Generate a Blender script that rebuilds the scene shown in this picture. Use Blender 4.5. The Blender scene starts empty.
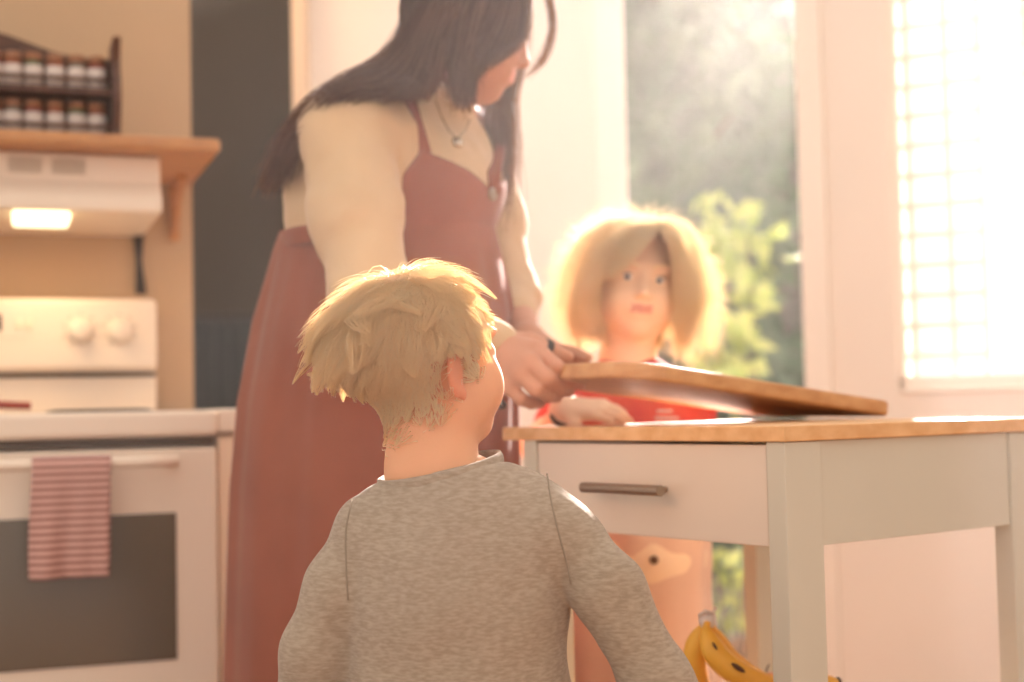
import bpy, bmesh, math, random
import numpy as np
from mathutils import Vector, Matrix, Euler
from mathutils import noise as mnoise
random.seed(7); rng = np.random.default_rng(7)
S = bpy.context.scene
COL = S.collection

# ---------------------------------------------------------------- camera
FPX = 1422.0
CAM_Z = 0.92
PITCH = math.atan(70.0/FPX)
ROLL = 0.021
cd = bpy.data.cameras.new('camera'); cam = bpy.data.objects.new('camera', cd); COL.objects.link(cam)
cd.sensor_width = 36.0; cd.lens = 36.0*FPX/1024.0; cd.clip_start = .05; cd.clip_end = 200
CR = Matrix.Rotation(math.pi/2+PITCH, 4, 'X') @ Matrix.Rotation(-ROLL, 4, 'Z')
cam.matrix_world = Matrix.Translation((0, 0, CAM_Z)) @ CR
cd.dof.use_dof = True; cd.dof.focus_distance = 1.56; cd.dof.aperture_fstop = 2.8
S.camera = cam
C3 = CR.to_3x3()
def P(px, py, Y):
    """world point that lies Y metres in front of the camera position and is seen at this pixel"""
    d = C3 @ Vector(((px-512)/FPX, (341-py)/FPX, -1))
    return Vector((0, 0, CAM_Z)) + d*(Y/d.y)

# ---------------------------------------------------------------- light
S.view_settings.view_transform = 'Standard'
S.view_settings.look = 'None'
S.view_settings.gamma = 1.0
S.view_settings.use_curve_mapping = False
S.view_settings.exposure = 0.0
wd = bpy.data.worlds.new('daylight'); S.world = wd; wd.use_nodes = True
bgn = wd.node_tree.nodes['Background']
bgn.inputs[0].default_value = (1.0, .868, .765, 1); bgn.inputs[1].default_value = 1.24
sd = bpy.data.lights.new('sun', 'SUN'); sun = bpy.data.objects.new('sun', sd); COL.objects.link(sun)
sd.energy = 46.0; sd.angle = math.radians(1.2); sd.color = (1, .85, .77)
SUN_T, SUN_EL = .27, math.radians(21)
sv = Vector((SUN_T, 1.0, 0)).normalized()*math.cos(SUN_EL) + Vector((0, 0, math.sin(SUN_EL)))
sun.rotation_euler = sv.to_track_quat('Z', 'Y').to_euler(); sun.location = (1.5, 6, 4)

# ---------------------------------------------------------------- materials
def lin(c):
    return tuple(((v/255)/12.92 if v/255 <= .04045 else ((v/255+.055)/1.055)**2.4) for v in c)
def mat(name, rgb, rough=.6, metal=0, var=0, vscale=20, bump=0, bscale=200, sss=0, sssr=(1, .35, .2), trans=0, trgb=None, spec=.5, stretch=(1, 1, 1), rgb2=None, emit=0, sheen=0, alpha=1):
    m = bpy.data.materials.new(name); m.use_nodes = True
    nt = m.node_tree; b = nt.nodes['Principled BSDF']; N = nt.nodes.new; L = nt.links.new
    c = lin(rgb)
    b.inputs['Base Color'].default_value = (*c, 1); b.inputs['Roughness'].default_value = rough
    b.inputs['Metallic'].default_value = metal; b.inputs['Specular IOR Level'].default_value = spec
    if sheen: b.inputs['Sheen Weight'].default_value = sheen
    if sss:
        b.inputs['Subsurface Weight'].default_value = sss; b.inputs['Subsurface Radius'].default_value = sssr
        b.inputs['Subsurface Scale'].default_value = .012
    if emit:
        b.inputs['Emission Color'].default_value = (*c, 1); b.inputs['Emission Strength'].default_value = emit
    tc = N('ShaderNodeTexCoord'); mp = N('ShaderNodeMapping'); L(tc.outputs['Object'], mp.inputs[0]); mp.inputs['Scale'].default_value = stretch
    if var or rgb2:
        nz = N('ShaderNodeTexNoise'); nz.inputs['Scale'].default_value = vscale; nz.inputs['Detail'].default_value = 4; L(mp.outputs[0], nz.inputs['Vector'])
        c2 = lin(rgb2) if rgb2 else tuple(min(1, v*(1-var)) for v in c)
        mx = N('ShaderNodeMix'); mx.data_type = 'RGBA'
        rp = N('ShaderNodeMapRange'); rp.inputs[1].default_value = .35; rp.inputs[2].default_value = .65; L(nz.outputs[0], rp.inputs[0])
        L(rp.outputs[0], mx.inputs['Factor']); mx.inputs[6].default_value = (*c, 1); mx.inputs[7].default_value = (*c2, 1)
        L(mx.outputs[2], b.inputs['Base Color'])
    if bump:
        n2 = N('ShaderNodeTexNoise'); n2.inputs['Scale'].default_value = bscale; n2.inputs['Detail'].default_value = 3; L(mp.outputs[0], n2.inputs['Vector'])
        bp = N('ShaderNodeBump'); bp.inputs['Strength'].default_value = bump; bp.inputs['Distance'].default_value = .002
        L(n2.outputs[0], bp.inputs['Height']); L(bp.outputs[0], b.inputs['Normal'])
    if trans:
        tr = N('ShaderNodeBsdfTranslucent'); ms = N('ShaderNodeMixShader'); ms.inputs[0].default_value = trans
        src = b.inputs['Base Color'].links[0].from_socket if b.inputs['Base Color'].links else None
        if trgb: tr.inputs[0].default_value = (*lin(trgb), 1)
        elif src: L(src, tr.inputs[0])
        else: tr.inputs[0].default_value = (*c, 1)
        out = nt.nodes['Material Output']; L(b.outputs[0], ms.inputs[1]); L(tr.outputs[0], ms.inputs[2]); L(ms.outputs[0], out.inputs[0])
    return m
def wood(name, rgb, rgb2, scale=(3, 40, 40), rough=.5):
    return mat(name, rgb, rough, rgb2=rgb2, vscale=1.6, stretch=scale, bump=.15, bscale=3)
M = {}
M['wall_beige'] = mat('beige wall paint', (196, 166, 132), .8, var=.06, vscale=3)
M['wall_white'] = mat('white wall paint', (247, 238, 228), .7, var=.03, vscale=2)
M['wall_dim'] = mat('dim room shade', (78, 71, 61), .9)  # the unlit room's shade is put into this wall colour
M['ceiling'] = mat('ceiling paint', (245, 240, 232), .9)
M['floor'] = wood('oak floor', (176, 128, 88), (140, 96, 62), (1.5, 14, 14))
M['frame_white'] = mat('white painted joinery', (248, 240, 230), .45)
M['trim_shaded'] = mat('shaded white trim', (226, 206, 182), .6)  # tan imitates shade on the edge of the white frame
M['birch'] = wood('birch worktop', (232, 188, 136), (216, 166, 112), (9, 30, 30), .55)
M['birch_edge'] = M['birch']
M['board_wood'] = wood('bamboo board', (206, 160, 112), (186, 136, 90), (5, 30, 30), .5)
M['cart_paint'] = mat('cream grey cart paint', (204, 200, 184), .42, var=.03, vscale=6)
M['drawer_paint'] = mat('drawer front paint', (222, 208, 192), .4, var=.03, vscale=6)
M['steel'] = mat('brushed steel', (165, 150, 135), .33, metal=.85, bump=.2, bscale=150, stretch=(1, 1, 1))
M['enamel'] = mat('white enamel', (236, 221, 202), .35)
M['enamel_gap'] = mat('dark gap', (96, 84, 72), .6)
M['counter'] = mat('white laminate', (240, 226, 208), .4)
M['cabinet'] = mat('cream cabinet', (246, 228, 204), .5)
M['dark_glass'] = mat('oven glass', (92, 80, 62), .18, spec=.6)
M['chrome'] = mat('chrome', (190, 180, 165), .2, metal=1)
M['knob'] = mat('white knob', (236, 222, 204), .35)
M['shelf_wood'] = wood('pine shelf', (196, 142, 90), (178, 124, 76), (3, 40, 40))
M['rack_wood'] = wood('dark rack wood', (98, 60, 36), (70, 40, 24), (3, 30, 30))
M['jar_glass'] = mat('jar glass with spice', (108, 92, 74), .15, spec=.7)
M['spice_a'] = mat('brown spice', (150, 84, 50), .7, var=.3, vscale=60)
M['spice_b'] = mat('red spice', (140, 62, 44), .7, var=.3, vscale=60)
M['spice_c'] = mat('green herb', (96, 100, 62), .7, var=.3, vscale=60)
M['cap'] = mat('orange brown cap', (146, 96, 62), .5)
M['label'] = mat('paper label', (205, 190, 180), .8)
M['red_cloth'] = mat('red silicone', (150, 50, 40), .6)
M['black'] = mat('black plastic', (46, 40, 36), .5)
M['banana'] = mat('banana skin', (240, 188, 74), .5, rgb2=(226, 166, 58), vscale=14)
M['banana_brown'] = mat('banana spot', (88, 58, 34), .7)
M['apple'] = mat('apple skin', (206, 66, 52), .35, rgb2=(220, 120, 70), vscale=18)
M['film'] = mat('plastic film', (225, 215, 210), .3)
M['skin_boy'] = mat('fair skin', (228, 170, 130), .65, spec=.3, sss=.25, var=.08, vscale=12, bump=.1, bscale=300)
M['skin_woman'] = mat('light skin', (204, 150, 122), .6, spec=.3, sss=.2, var=.1, vscale=14, bump=.1, bscale=260)
M['skin_girl'] = mat('pale skin', (246, 214, 182), .6, spec=.3, sss=.05, var=.05, vscale=12)
M['lip'] = mat('lip', (222, 156, 136), .45, sss=.2)
M['ear_skin'] = mat('ear skin', (240, 168, 130), .5, sss=.2, trans=.4)
M['hair_boy'] = mat('blond hair', (255, 240, 206), .27, rgb2=(252, 226, 180), vscale=40, trans=.55, trgb=(255, 242, 210), spec=1)
M['hair_girl'] = mat('golden hair', (255, 242, 208), .27, rgb2=(252, 228, 184), vscale=30, trans=.5, trgb=(255, 244, 216), spec=1)
M['hair_woman'] = mat('dark brown hair', (94, 64, 46), .36, rgb2=(72, 48, 34), vscale=30, trans=.34, trgb=(196, 146, 100), spec=.6)
M['hair_woman_front'] = M['hair_woman']
M['shirt_grey'] = mat('heather grey jersey', (174, 158, 138), .9, rgb2=(152, 136, 116), vscale=110, bump=.5, bscale=500, stretch=(1, 1, 3.5), sheen=.2)
M['cream'] = mat('cream knit', (208, 178, 140), .9, var=.07, vscale=10, bump=.35, bscale=320, sheen=.2)
M['rust'] = mat('rust linen', (150, 88, 66), .95, spec=.15, var=.14, vscale=9, bump=.5, bscale=420, sheen=.15)
M['red_top'] = mat('red cotton', (190, 56, 52), .85, rgb2=(206, 92, 66), vscale=8)
M['peach'] = mat('peach cotton', (230, 190, 166), .85, var=.06, vscale=10, bump=.2, bscale=300, trans=.05)
M['denim'] = mat('blue grey trousers', (84, 92, 108), .9, bump=.3, bscale=300)
M['shoe'] = mat('brown shoe', (96, 66, 48), .6)
M['eye_white'] = mat('eye white', (232, 222, 214), .2)
M['iris'] = mat('iris', (104, 112, 118), .2)
M['leaf'] = mat('lime leaf', (164, 186, 108), .5, rgb2=(200, 208, 138), vscale=10, trans=.55)
M['leaf_dark'] = mat('conifer foliage', (122, 142, 118), .8, rgb2=(100, 122, 104), vscale=3, trans=.15)
M['leaf_mid'] = mat('tree foliage', (146, 146, 138), .8, rgb2=(128, 122, 124), vscale=3, trans=.15)
M['bark'] = mat('bark', (104, 92, 84), .9, var=.3, vscale=8, bump=.6, bscale=30)
M['soil'] = mat('garden ground', (168, 160, 152), .95, rgb2=(112, 122, 84), vscale=2)
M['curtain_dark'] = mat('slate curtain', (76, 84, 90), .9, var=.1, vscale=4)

# ---------------------------------------------------------------- object helpers
def link(name, me, m, parent=None, smooth=True):
    o = bpy.data.objects.new(name, me); COL.objects.link(o)
    for x in (m if isinstance(m, (list, tuple)) else [m]): me.materials.append(x)
    if smooth: me.polygons.foreach_set('use_smooth', [True]*len(me.polygons))
    if parent is not None: o.parent = parent; o.matrix_parent_inverse = parent.matrix_world.inverted() if False else Matrix.Translation(-parent.location) if parent.type == 'EMPTY' and parent.parent is None else Matrix.Identity(4)
    me.update()
    return o
def tag(o, label, cat, group=None):
    o['label'] = label; o['category'] = cat
    if group: o['group'] = group
    return o
def struct(o): o['kind'] = 'structure'; return o
def thing(name, loc, label, cat, group=None):
    o = bpy.data.objects.new(name, None); o.location = loc; o.empty_display_size = .05; COL.objects.link(o)
    return tag(o, label, cat, group)
def from_bm(name, bm, m, parent=None, smooth=False, bevel=0, seg=2):
    me = bpy.data.meshes.new(name); bmesh.ops.recalc_face_normals(bm, faces=bm.faces[:]); bm.to_mesh(me); bm.free()
    o = link(name, me, m, parent, smooth)
    if bevel:
        md = o.modifiers.new('bevel', 'BEVEL'); md.width = bevel; md.segments = seg; md.limit_method = 'ANGLE'
    return o
def bx(bm, c, s, R=None, mi=0):
    r = bmesh.ops.create_cube(bm, size=1.0)
    T = Matrix.Translation(c) @ (R.to_4x4() if R else Matrix.Identity(4)) @ Matrix.Diagonal((*s, 1))
    bmesh.ops.transform(bm, matrix=T, verts=r['verts'])
    if mi:
        for f in {f for v in r['verts'] for f in v.link_faces}: f.material_index = mi
    return r['verts']
def bxf(bm, fr, a, b, mi=0):
    """box between local corners a and b of a frame fr=(origin,(u,v,w))"""
    o, (u, v, w) = fr
    c = [(a[i]+b[i])/2 for i in range(3)]; s = [abs(b[i]-a[i]) for i in range(3)]
    R = Matrix((u, v, w)).transposed()
    return bx(bm, o + R @ Vector(c), s, R, mi)
def fp(fr, x, y, z):
    o, (u, v, w) = fr
    return o + u*x + v*y + w*z
def cyl(bm, a, b, r1, r2=None, n=20, mi=0):
    a = Vector(a); b = Vector(b); d = b-a; r2 = r1 if r2 is None else r2
    r = bmesh.ops.create_cone(bm, cap_ends=True, cap_tris=False, segments=n, radius1=r1, radius2=r2, depth=d.length)
    T = Matrix.Translation((a+b)/2) @ d.to_track_quat('Z', 'Y').to_matrix().to_4x4()
    bmesh.ops.transform(bm, matrix=T, verts=r['verts'])
    if mi:
        for f in {f for v in r['verts'] for f in v.link_faces}: f.material_index = mi
    return r['verts']
def tube(bm, pts, rad, n=10, mi=0, flat=None):
    pts = [Vector(p) for p in pts]; rings = []
    up = None
    for i, p in enumerate(pts):
        t = (pts[min(i+1, len(pts)-1)] - pts[max(i-1, 0)]).normalized()
        if up is None: up = t.orthogonal().normalized() if flat is None else Vector(flat)
        sx = t.cross(up).normalized(); up = sx.cross(t).normalized()
        r = rad(i/(len(pts)-1)) if callable(rad) else rad
        ra, rb = r if isinstance(r, tuple) else (r, r)
        rings.append([bm.verts.new(p + sx*math.cos(2*math.pi*k/n)*ra + up*math.sin(2*math.pi*k/n)*rb) for k in range(n)])
    fs = []
    for a, b in zip(rings, rings[1:]):
        for k in range(n): fs.append(bm.faces.new((a[k], a[(k+1) % n], b[(k+1) % n], b[k])))
    fs.append(bm.faces.new(rings[0][::-1])); fs.append(bm.faces.new(rings[-1]))
    for f in fs: f.material_index = mi
def lathe(bm, c, prof, n=20, axis=Vector((0, 0, 1)), mi=0):
    Q = axis.to_track_quat('Z', 'Y').to_matrix(); c = Vector(c); rings = []
    for r, z in prof:
        rings.append([bm.verts.new(c + Q @ Vector((r*math.cos(2*math.pi*k/n), r*math.sin(2*math.pi*k/n), z))) for k in range(n)])
    for a, b in zip(rings, rings[1:]):
        for k in range(n): bm.faces.new((a[k], a[(k+1) % n], b[(k+1) % n], b[k])).material_index = mi
    bm.faces.new(rings[0][::-1]).material_index = mi; bm.faces.new(rings[-1]).material_index = mi
def catmull(pts, n):
    pts = [np.array(p, float) for p in pts]; out = []
    q = [2*pts[0]-pts[1]] + pts + [2*pts[-1]-pts[-2]]
    for t in np.linspace(0, len(pts)-1-1e-9, n):
        i = int(t); f = t-i; a, b, c, d = q[i:i+4]
        out.append(.5*((2*b)+(-a+c)*f+(2*a-5*b+4*c-d)*f*f+(-a+3*b-3*c+d)*f**3))
    return np.array(out)
def np_mesh(name, V, F):
    me = bpy.data.meshes.new(name)
    V = np.asarray(V, np.float32); F = np.asarray(F, np.int32)
    me.vertices.add(len(V)); me.vertices.foreach_set('co', V.ravel())
    k = F.shape[1]; me.loops.add(F.size); me.loops.foreach_set('vertex_index', F.ravel())
    me.polygons.add(len(F)); me.polygons.foreach_set('loop_start', np.arange(0, F.size, k, dtype=np.int32)); me.polygons.foreach_set('loop_total', np.full(len(F), k, np.int32))
    me.update(calc_edges=True); me.validate()
    return me

# ---------------------------------------------------------------- implicit surfaces
class G:
    """a list of rounded primitives blended into one skin"""
    def __init__(s, k=.01): s.p = []; s.k = k; s.post = None
    def add(s, fn, op='u', k=None): s.p.append((op, s.k if k is None else k, fn)); return s
    def cone(s, a, b, ra, rb=None, op='u', k=None):
        a = np.array(a, np.float32); b = np.array(b, np.float32); rb = ra if rb is None else rb
        d = b-a; L2 = max(float(d@d), 1e-12)
        def f(X):
            w = X-a; t = np.clip((w@d)/L2, 0, 1)
            return np.linalg.norm(w-t[:, None]*d, axis=1) - (ra+(rb-ra)*t)
        return s.add(f, op, k)
    def ell(s, c, r, R=None, op='u', k=None):
        c = np.array(c, np.float32); r = np.array(r, np.float32); R = None if R is None else np.array(R, np.float32)
        rm = float(r.min())
        def f(X):
            q = X-c
            if R is not None: q = q@R
            k0 = np.linalg.norm(q/r, axis=1); k1 = np.linalg.norm(q/(r*r), axis=1)
            return np.where(k1 > 1e-6, k0*(k0-1)/np.maximum(k1, 1e-6), -rm)
        return s.add(f, op, k)
    def chain(s, pts, rad, op='u', k=None):
        for i in range(len(pts)-1): s.cone(pts[i], pts[i+1], rad[i], rad[i+1], op, k)
        return s
    def plane(s, c, n, k=.001):
        c = np.array(c, np.float32); n = np.array(Vector(n).normalized(), np.float32)
        return s.add(lambda X: (X-c)@n, 'i', k)
    def ev(s, X, act=None):
        D = np.full(len(X), 1e3, np.float32)
        for i, (op, k, f) in enumerate(s.p):
            if act is not None and not act[i]: continue
            d = f(X)
            if op == 'u':
                h = np.maximum(k-np.abs(D-d), 0)/max(k, 1e-9); D = np.minimum(D, d)-h*h*k*.25
            else:
                if op == 's': d = -d
                h = np.maximum(k-np.abs(D-d), 0)/max(k, 1e-9); D = np.maximum(D, d)+h*h*k*.25
        if s.post is not None: D = D + s.post(X)
        return D
    def mesh(s, name, h, lo, hi, n=16):
        lo = np.array(lo, np.float64); hi = np.array(hi, np.float64)
        nb = np.ceil((hi-lo)/(h*n)).astype(int); big = (nb*n+4).astype(np.int64)
        Rb = h*n*math.sqrt(3)/2
        bi = np.stack(np.meshgrid(*[np.arange(x) for x in nb], indexing='ij'), -1).reshape(-1, 3)
        cen = (lo + (bi+.5)*n*h).astype(np.float32)
        DC = [f(cen) for _, _, f in s.p]
        ctot = s.ev(cen)
        kmax = max(k for _, k, _ in s.p)
        keep = np.where(np.abs(ctot) < Rb*1.6+kmax)[0]
        g = np.stack(np.meshgrid(*[np.arange(n+1)]*3, indexing='ij'), -1).reshape(-1, 3)
        VI, VP, QF, FL = [], [], [], []
        def gid(ijk): return (ijk[..., 0]*big[1]+ijk[..., 1])*big[2]+ijk[..., 2]
        offs = [np.array(v) for v in [(0, 0, 0), (1, 0, 0), (0, 1, 0), (1, 1, 0), (0, 0, 1), (1, 0, 1), (0, 1, 1), (1, 1, 1)]]
        E = [(0, 1), (2, 3), (4, 5), (6, 7), (0, 2), (1, 3), (4, 6), (5, 7), (0, 4), (1, 5), (2, 6), (3, 7)]
        for b in keep:
            act = [(op == 'i') or (DC[i][b] < Rb*1.4+k+.002) for i, (op, k, f) in enumerate(s.p)]
            X = (lo + (bi[b]*n + g)*h).astype(np.float32)
            D = s.ev(X, act).reshape(n+1, n+1, n+1)
            if D.min() > 0 or D.max() < 0: continue
            c = np.stack([D[o[0]:n+o[0], o[1]:n+o[1], o[2]:n+o[2]] for o in offs])
            sg = c < 0; cnt = sg.sum(0); A = np.where((cnt > 0) & (cnt < 8))
            if len(A[0]) == 0: continue
            cc = c[:, A[0], A[1], A[2]]; acc = np.zeros((len(A[0]), 3)); num = np.zeros(len(A[0]))
            for e0, e1 in E:
                v0 = cc[e0]; v1 = cc[e1]; m = (v0 < 0) != (v1 < 0)
                t = np.where(m, v0/np.where(m, v0-v1, 1), 0)
                acc += m[:, None]*(offs[e0]+t[:, None]*(offs[e1]-offs[e0])); num += m
            cell = np.stack(A, -1)+bi[b]*n
            VI.append(gid(cell+1)); VP.append(lo+(cell+acc/num[:, None])*h)
            for ax in range(3):
                a1, a2 = (ax+1) % 3, (ax+2) % 3
                sl0 = [slice(0, n)]*3; sl1 = [slice(0, n)]*3; sl1[ax] = slice(1, n+1)
                d0 = D[tuple(sl0)]; d1 = D[tuple(sl1)]
                I = np.where((d0 < 0) != (d1 < 0))
                if len(I[0]) == 0: continue
                e = np.stack(I, -1)+bi[b]*n+1
                o1 = np.zeros(3, int); o1[a1] = 1; o2 = np.zeros(3, int); o2[a2] = 1
                q = np.stack([gid(e), gid(e-o1), gid(e-o1-o2), gid(e-o2)], -1)
                fl = d0[I] < 0
                q[~fl] = q[~fl][:, ::-1]
                QF.append(q)
        ids = np.concatenate(VI); pos = np.concatenate(VP); Q = np.concatenate(QF)
        o = np.argsort(ids); ids = ids[o]; pos = pos[o]
        J = np.searchsorted(ids, Q); J = np.clip(J, 0, len(ids)-1)
        ok = (ids[J] == Q).all(1); J = J[ok]
        return pos, J[:, ::-1]
def xform(fn_group, c, Rw, s):
    """evaluate a group given in local units, placed at c with axes Rw (columns) and scale s"""
    c = np.array(c, np.float32); R = np.array(Rw, np.float32)
    return lambda X: fn_group.ev(((X-c)@R)/s)*s
def relax(V, F, it=2, lam=.5):
    n = len(V)
    for _ in range(it):
        acc = np.zeros((n, 3)); cnt = np.zeros(n)
        for a in range(4):
            b = (a+1) % 4
            np.add.at(acc, F[:, a], V[F[:, b]]); np.add.at(cnt, F[:, a], 1)
            np.add.at(acc, F[:, b], V[F[:, a]]); np.add.at(cnt, F[:, b], 1)
        V = V + lam*(acc/np.maximum(cnt, 1)[:, None]-V)
    return V
def vnoise(X, f, seed=0.0):
    x = X*f+seed
    return (np.sin(x[:, 0]*1.7+1.3*np.sin(x[:, 1]*1.1+x[:, 2]*.7))*np.sin(x[:, 1]*1.3+1.1*np.sin(x[:, 2]*1.5))
            + .5*np.sin(x[:, 2]*2.9+1.7*np.sin(x[:, 0]*2.3+x[:, 1])))*.66
def axes(F, U=(0, 0, 1)):
    """columns: right, forward, up"""
    F = Vector(F).normalized(); U = Vector(U); R = F.cross(U).normalized(); U = R.cross(F).normalized()
    return np.array([R, F, U]).T

# ---------------------------------------------------------------- strands
def strands(paths, rad, nside=3):
    """paths (N,S,3); rad (S,) or (N,S) -> verts, quads"""
    Np, Sn, _ = paths.shape
    T = np.gradient(paths, axis=1); T /= np.linalg.norm(T, axis=2, keepdims=True)+1e-9
    ref = np.array([.31, .77, .55]); A = np.cross(T, ref); A /= np.linalg.norm(A, axis=2, keepdims=True)+1e-9; B = np.cross(T, A)
    rad = np.broadcast_to(rad, (Np, Sn))[..., None]
    rings = [paths + rad*(A*math.cos(2*math.pi*k/nside)+B*math.sin(2*math.pi*k/nside)) for k in range(nside)]
    V = np.stack(rings, 2).reshape(-1, 3)
    idx = np.arange(Np*Sn*nside).reshape(Np, Sn, nside)
    a = idx[:, :-1]; b = idx[:, 1:]
    F = np.stack([a, np.roll(a, -1, 2), np.roll(b, -1, 2), b], -1).reshape(-1, 4)
    return V, F
def merge(parts):
    V, F, o = [], [], 0
    for v, f in parts: V.append(v); F.append(f+o); o += len(v)
    return np.concatenate(V), np.concatenate(F)
def guided(guides, N, Sn=14, jit=.004, spread=None, wav=0, freq=6):
    """strands interpolated between neighbouring guide polylines"""
    g = np.stack([catmull(p, Sn) for p in guides]); K = len(guides)
    t = rng.random(N)*(K-1); i = np.minimum(t.astype(int), K-2); f = (t-i)[:, None, None]
    p = g[i]*(1-f)+g[i+1]*f
    s = np.linspace(0, 1, Sn)[None, :, None]
    off = rng.normal(size=(N, 1, 3))*jit; off2 = rng.normal(size=(N, 1, 3))*jit*1.2
    p = p + off*(.5+.5*s) + off2*s*s
    if wav: p = p + wav*np.sin(s*freq+rng.random((N, 1, 1))*1.5+t[:, None, None]*3)*s*np.array([1, .6, .2])
    cut = 1-.20*rng.random((N, 1, 1))
    # shorten a little at the tip
    u = np.linspace(0, 1, Sn); out = np.empty_like(p)
    for n in range(N):
        uu = u*cut[n, 0, 0]
        for c in range(3): out[n, :, c] = np.interp(uu, u, p[n, :, c])
    return out
UP = Vector((0, 0, 1))
# ================================================================ the room
bm = bmesh.new(); bx(bm, (0, 2.2, -.03), (7.6, 7.0, .06)); struct(from_bm('floor', bm, M['floor']))
DW = 4.0                                   # distance of the back wall
XL, XR = -.575, .335                        # white wall piece left of the glass door
XD = .826                                  # right jamb of the glass door
H = 2.65
bm = bmesh.new(); bx(bm, ((XL+XR)/2, DW+.07, H/2), (XR-XL, .14, H)); bx(bm, ((XR+XD)/2, DW+.07, (H+2.45)/2), (XD-XR+.02, .14, H-2.45))
struct(from_bm('wall_back', bm, M['wall_white']))
# door casing (flat boards either side of the opening) and threshold
bm = bmesh.new()
bx(bm, (XR-.045, DW-.012, 1.25), (.09, .024, 2.5)); bx(bm, ((XR+XD)/2, DW-.012, 2.5), (XD-XR+.18, .024, .09))
bx(bm, (XR-.008, DW+.07, 1.23), (.016, .18, 2.46))
struct(from_bm('trim_1', bm, M['frame_white'], bevel=.003))
bm = bmesh.new(); bx(bm, ((XR+XD)/2, DW+.09, .015), (XD-XR, .2, .03)); struct(from_bm('trim_2', bm, M['frame_white'], bevel=.004))
bm = bmesh.new(); bx(bm, (XL-.003, DW+.02, H/2), (.04, .2, H)); struct(from_bm('trim_3', bm, M['trim_shaded'], bevel=.004))
# angled wall with the gridded window on the right
AW = (Vector((XD, DW, 0)), (Vector((.882, -.471, 0)), Vector((.471, .882, 0)), UP))
def on_aw(px):
    o, (u, v, w) = AW; k = (px-512)/FPX
    return (k*o.y-o.x)/(u.x-k*u.y)
W0, W1 = on_aw(893)+.01, 1.35
SILL, WTOP = .957, 2.25
bm = bmesh.new(); L = 1.9
bxf(bm, AW, (0, 0, 0), (W0, .14, H)); bxf(bm, AW, (W0, 0, 0), (W1, .14, SILL)); bxf(bm, AW, (W0, 0, WTOP), (W1, .14, H)); bxf(bm, AW, (W1, 0, 0), (L, .14, H))
struct(from_bm('wall_right', bm, M['wall_white']))
win = bpy.data.objects.new('window_1', None); win.location = fp(AW, W0, 0, SILL); COL.objects.link(win); win['kind'] = 'structure'
bm = bmesh.new()
fw = .035
bxf(bm, AW, (W0, .02, SILL), (W1, .1, SILL+fw)); bxf(bm, AW, (W0, .02, WTOP-fw), (W1, .1, WTOP))
bxf(bm, AW, (W0, .02, SILL), (W0+fw*.5, .1, WTOP)); bxf(bm, AW, (W1-fw, .02, SILL), (W1, .1, WTOP))
WM = on_aw(986)
bxf(bm, AW, (WM-.006, .03, SILL), (WM+.006, .09, WTOP))
from_bm('window_frame', bm, M['frame_white'], win, bevel=.003)
bm = bmesh.new()
x = W0+.04
stp = .107
k = 0
while x < W1-.05:
    if abs(x-WM) > .03: bxf(bm, AW, (x-.009, .05, SILL), (x+.009, .066, WTOP))
    x += stp*.98
z = SILL+.09
while z < WTOP-.03:
    bxf(bm, AW, (W0, .052, z-.009), (WM, .064, z+.009)); 
    if z > 1.75: bxf(bm, AW, (WM, .052, z-.006), (W1, .064, z+.006))
    z += .083
from_bm('muntins', bm, M['frame_white'], win)
gl = bpy.data.materials.new('thin window glass'); gl.use_nodes = True; nt = gl.node_tree; nt.nodes.clear()
o_ = nt.nodes.new('ShaderNodeOutputMaterial'); tr = nt.nodes.new('ShaderNodeBsdfTransparent'); gs = nt.nodes.new('ShaderNodeBsdfGlossy'); gs.inputs['Roughness'].default_value = .02
mx = nt.nodes.new('ShaderNodeMixShader'); fr_ = nt.nodes.new('ShaderNodeFresnel'); fr_.inputs[0].default_value = 1.3
nt.links.new(fr_.outputs[0], mx.inputs[0]); nt.links.new(tr.outputs[0], mx.inputs[1]); nt.links.new(gs.outputs[0], mx.inputs[2]); nt.links.new(mx.outputs[0], o_.inputs[0]); M['glass'] = gl
bm = bmesh.new(); bxf(bm, AW, (W0, .056, SILL), (W1, .060, WTOP)); from_bm('glass_pane', bm, M['glass'], win)
bm = bmesh.new(); bxf(bm, AW, (W0, -.006, SILL-.012), (W1, .06, SILL)); from_bm('window_sill', bm, M['frame_white'], win, bevel=.004)
bm = bmesh.new(); bxf(bm, AW, (.0, -.015, 0), (L, 0, .09)); struct(from_bm('baseboard_right', bm, M['frame_white'], bevel=.003))
bm = bmesh.new(); bxf(bm, AW, (0.0, -.02, 0), (.075, -.001, H)); struct(from_bm('trim_4', bm, M['frame_white'], bevel=.003))
bm = bmesh.new(); q = fp(AW, L, 0, 0); bx(bm, (q.x+.05, (q.y-1.6)/2, H/2), (.1, q.y+1.6+.1, H)); struct(from_bm('wall_sky_block', bm, M['wall_white']))  # unseen wall added to block sky light from the right
# ---- kitchen side (turned 21 degrees)
KA = math.radians(20)
KO = P(216, 430, 2.71); KO.z = 0
ku, kv = Vector((math.cos(KA), math.sin(KA), 0)), Vector((-math.sin(KA), math.cos(KA), 0))
KF = (KO, (ku, kv, UP))
KW = .66                                    # depth of the wall behind the counter front
def k_u(px, v):                             # u on the plane at depth v seen at pixel column px
    o, (u, w, _) = KF; q = o + w*v; k = (px-512)/FPX
    return (k*q.y-q.x)/(u.x-k*u.y)
UE = k_u(193, KW)
bm = bmesh.new(); bxf(bm, KF, (-2.6, KW, 0), (UE, KW+.10, H)); struct(from_bm('wall_left', bm, M['wall_beige']))
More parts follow.
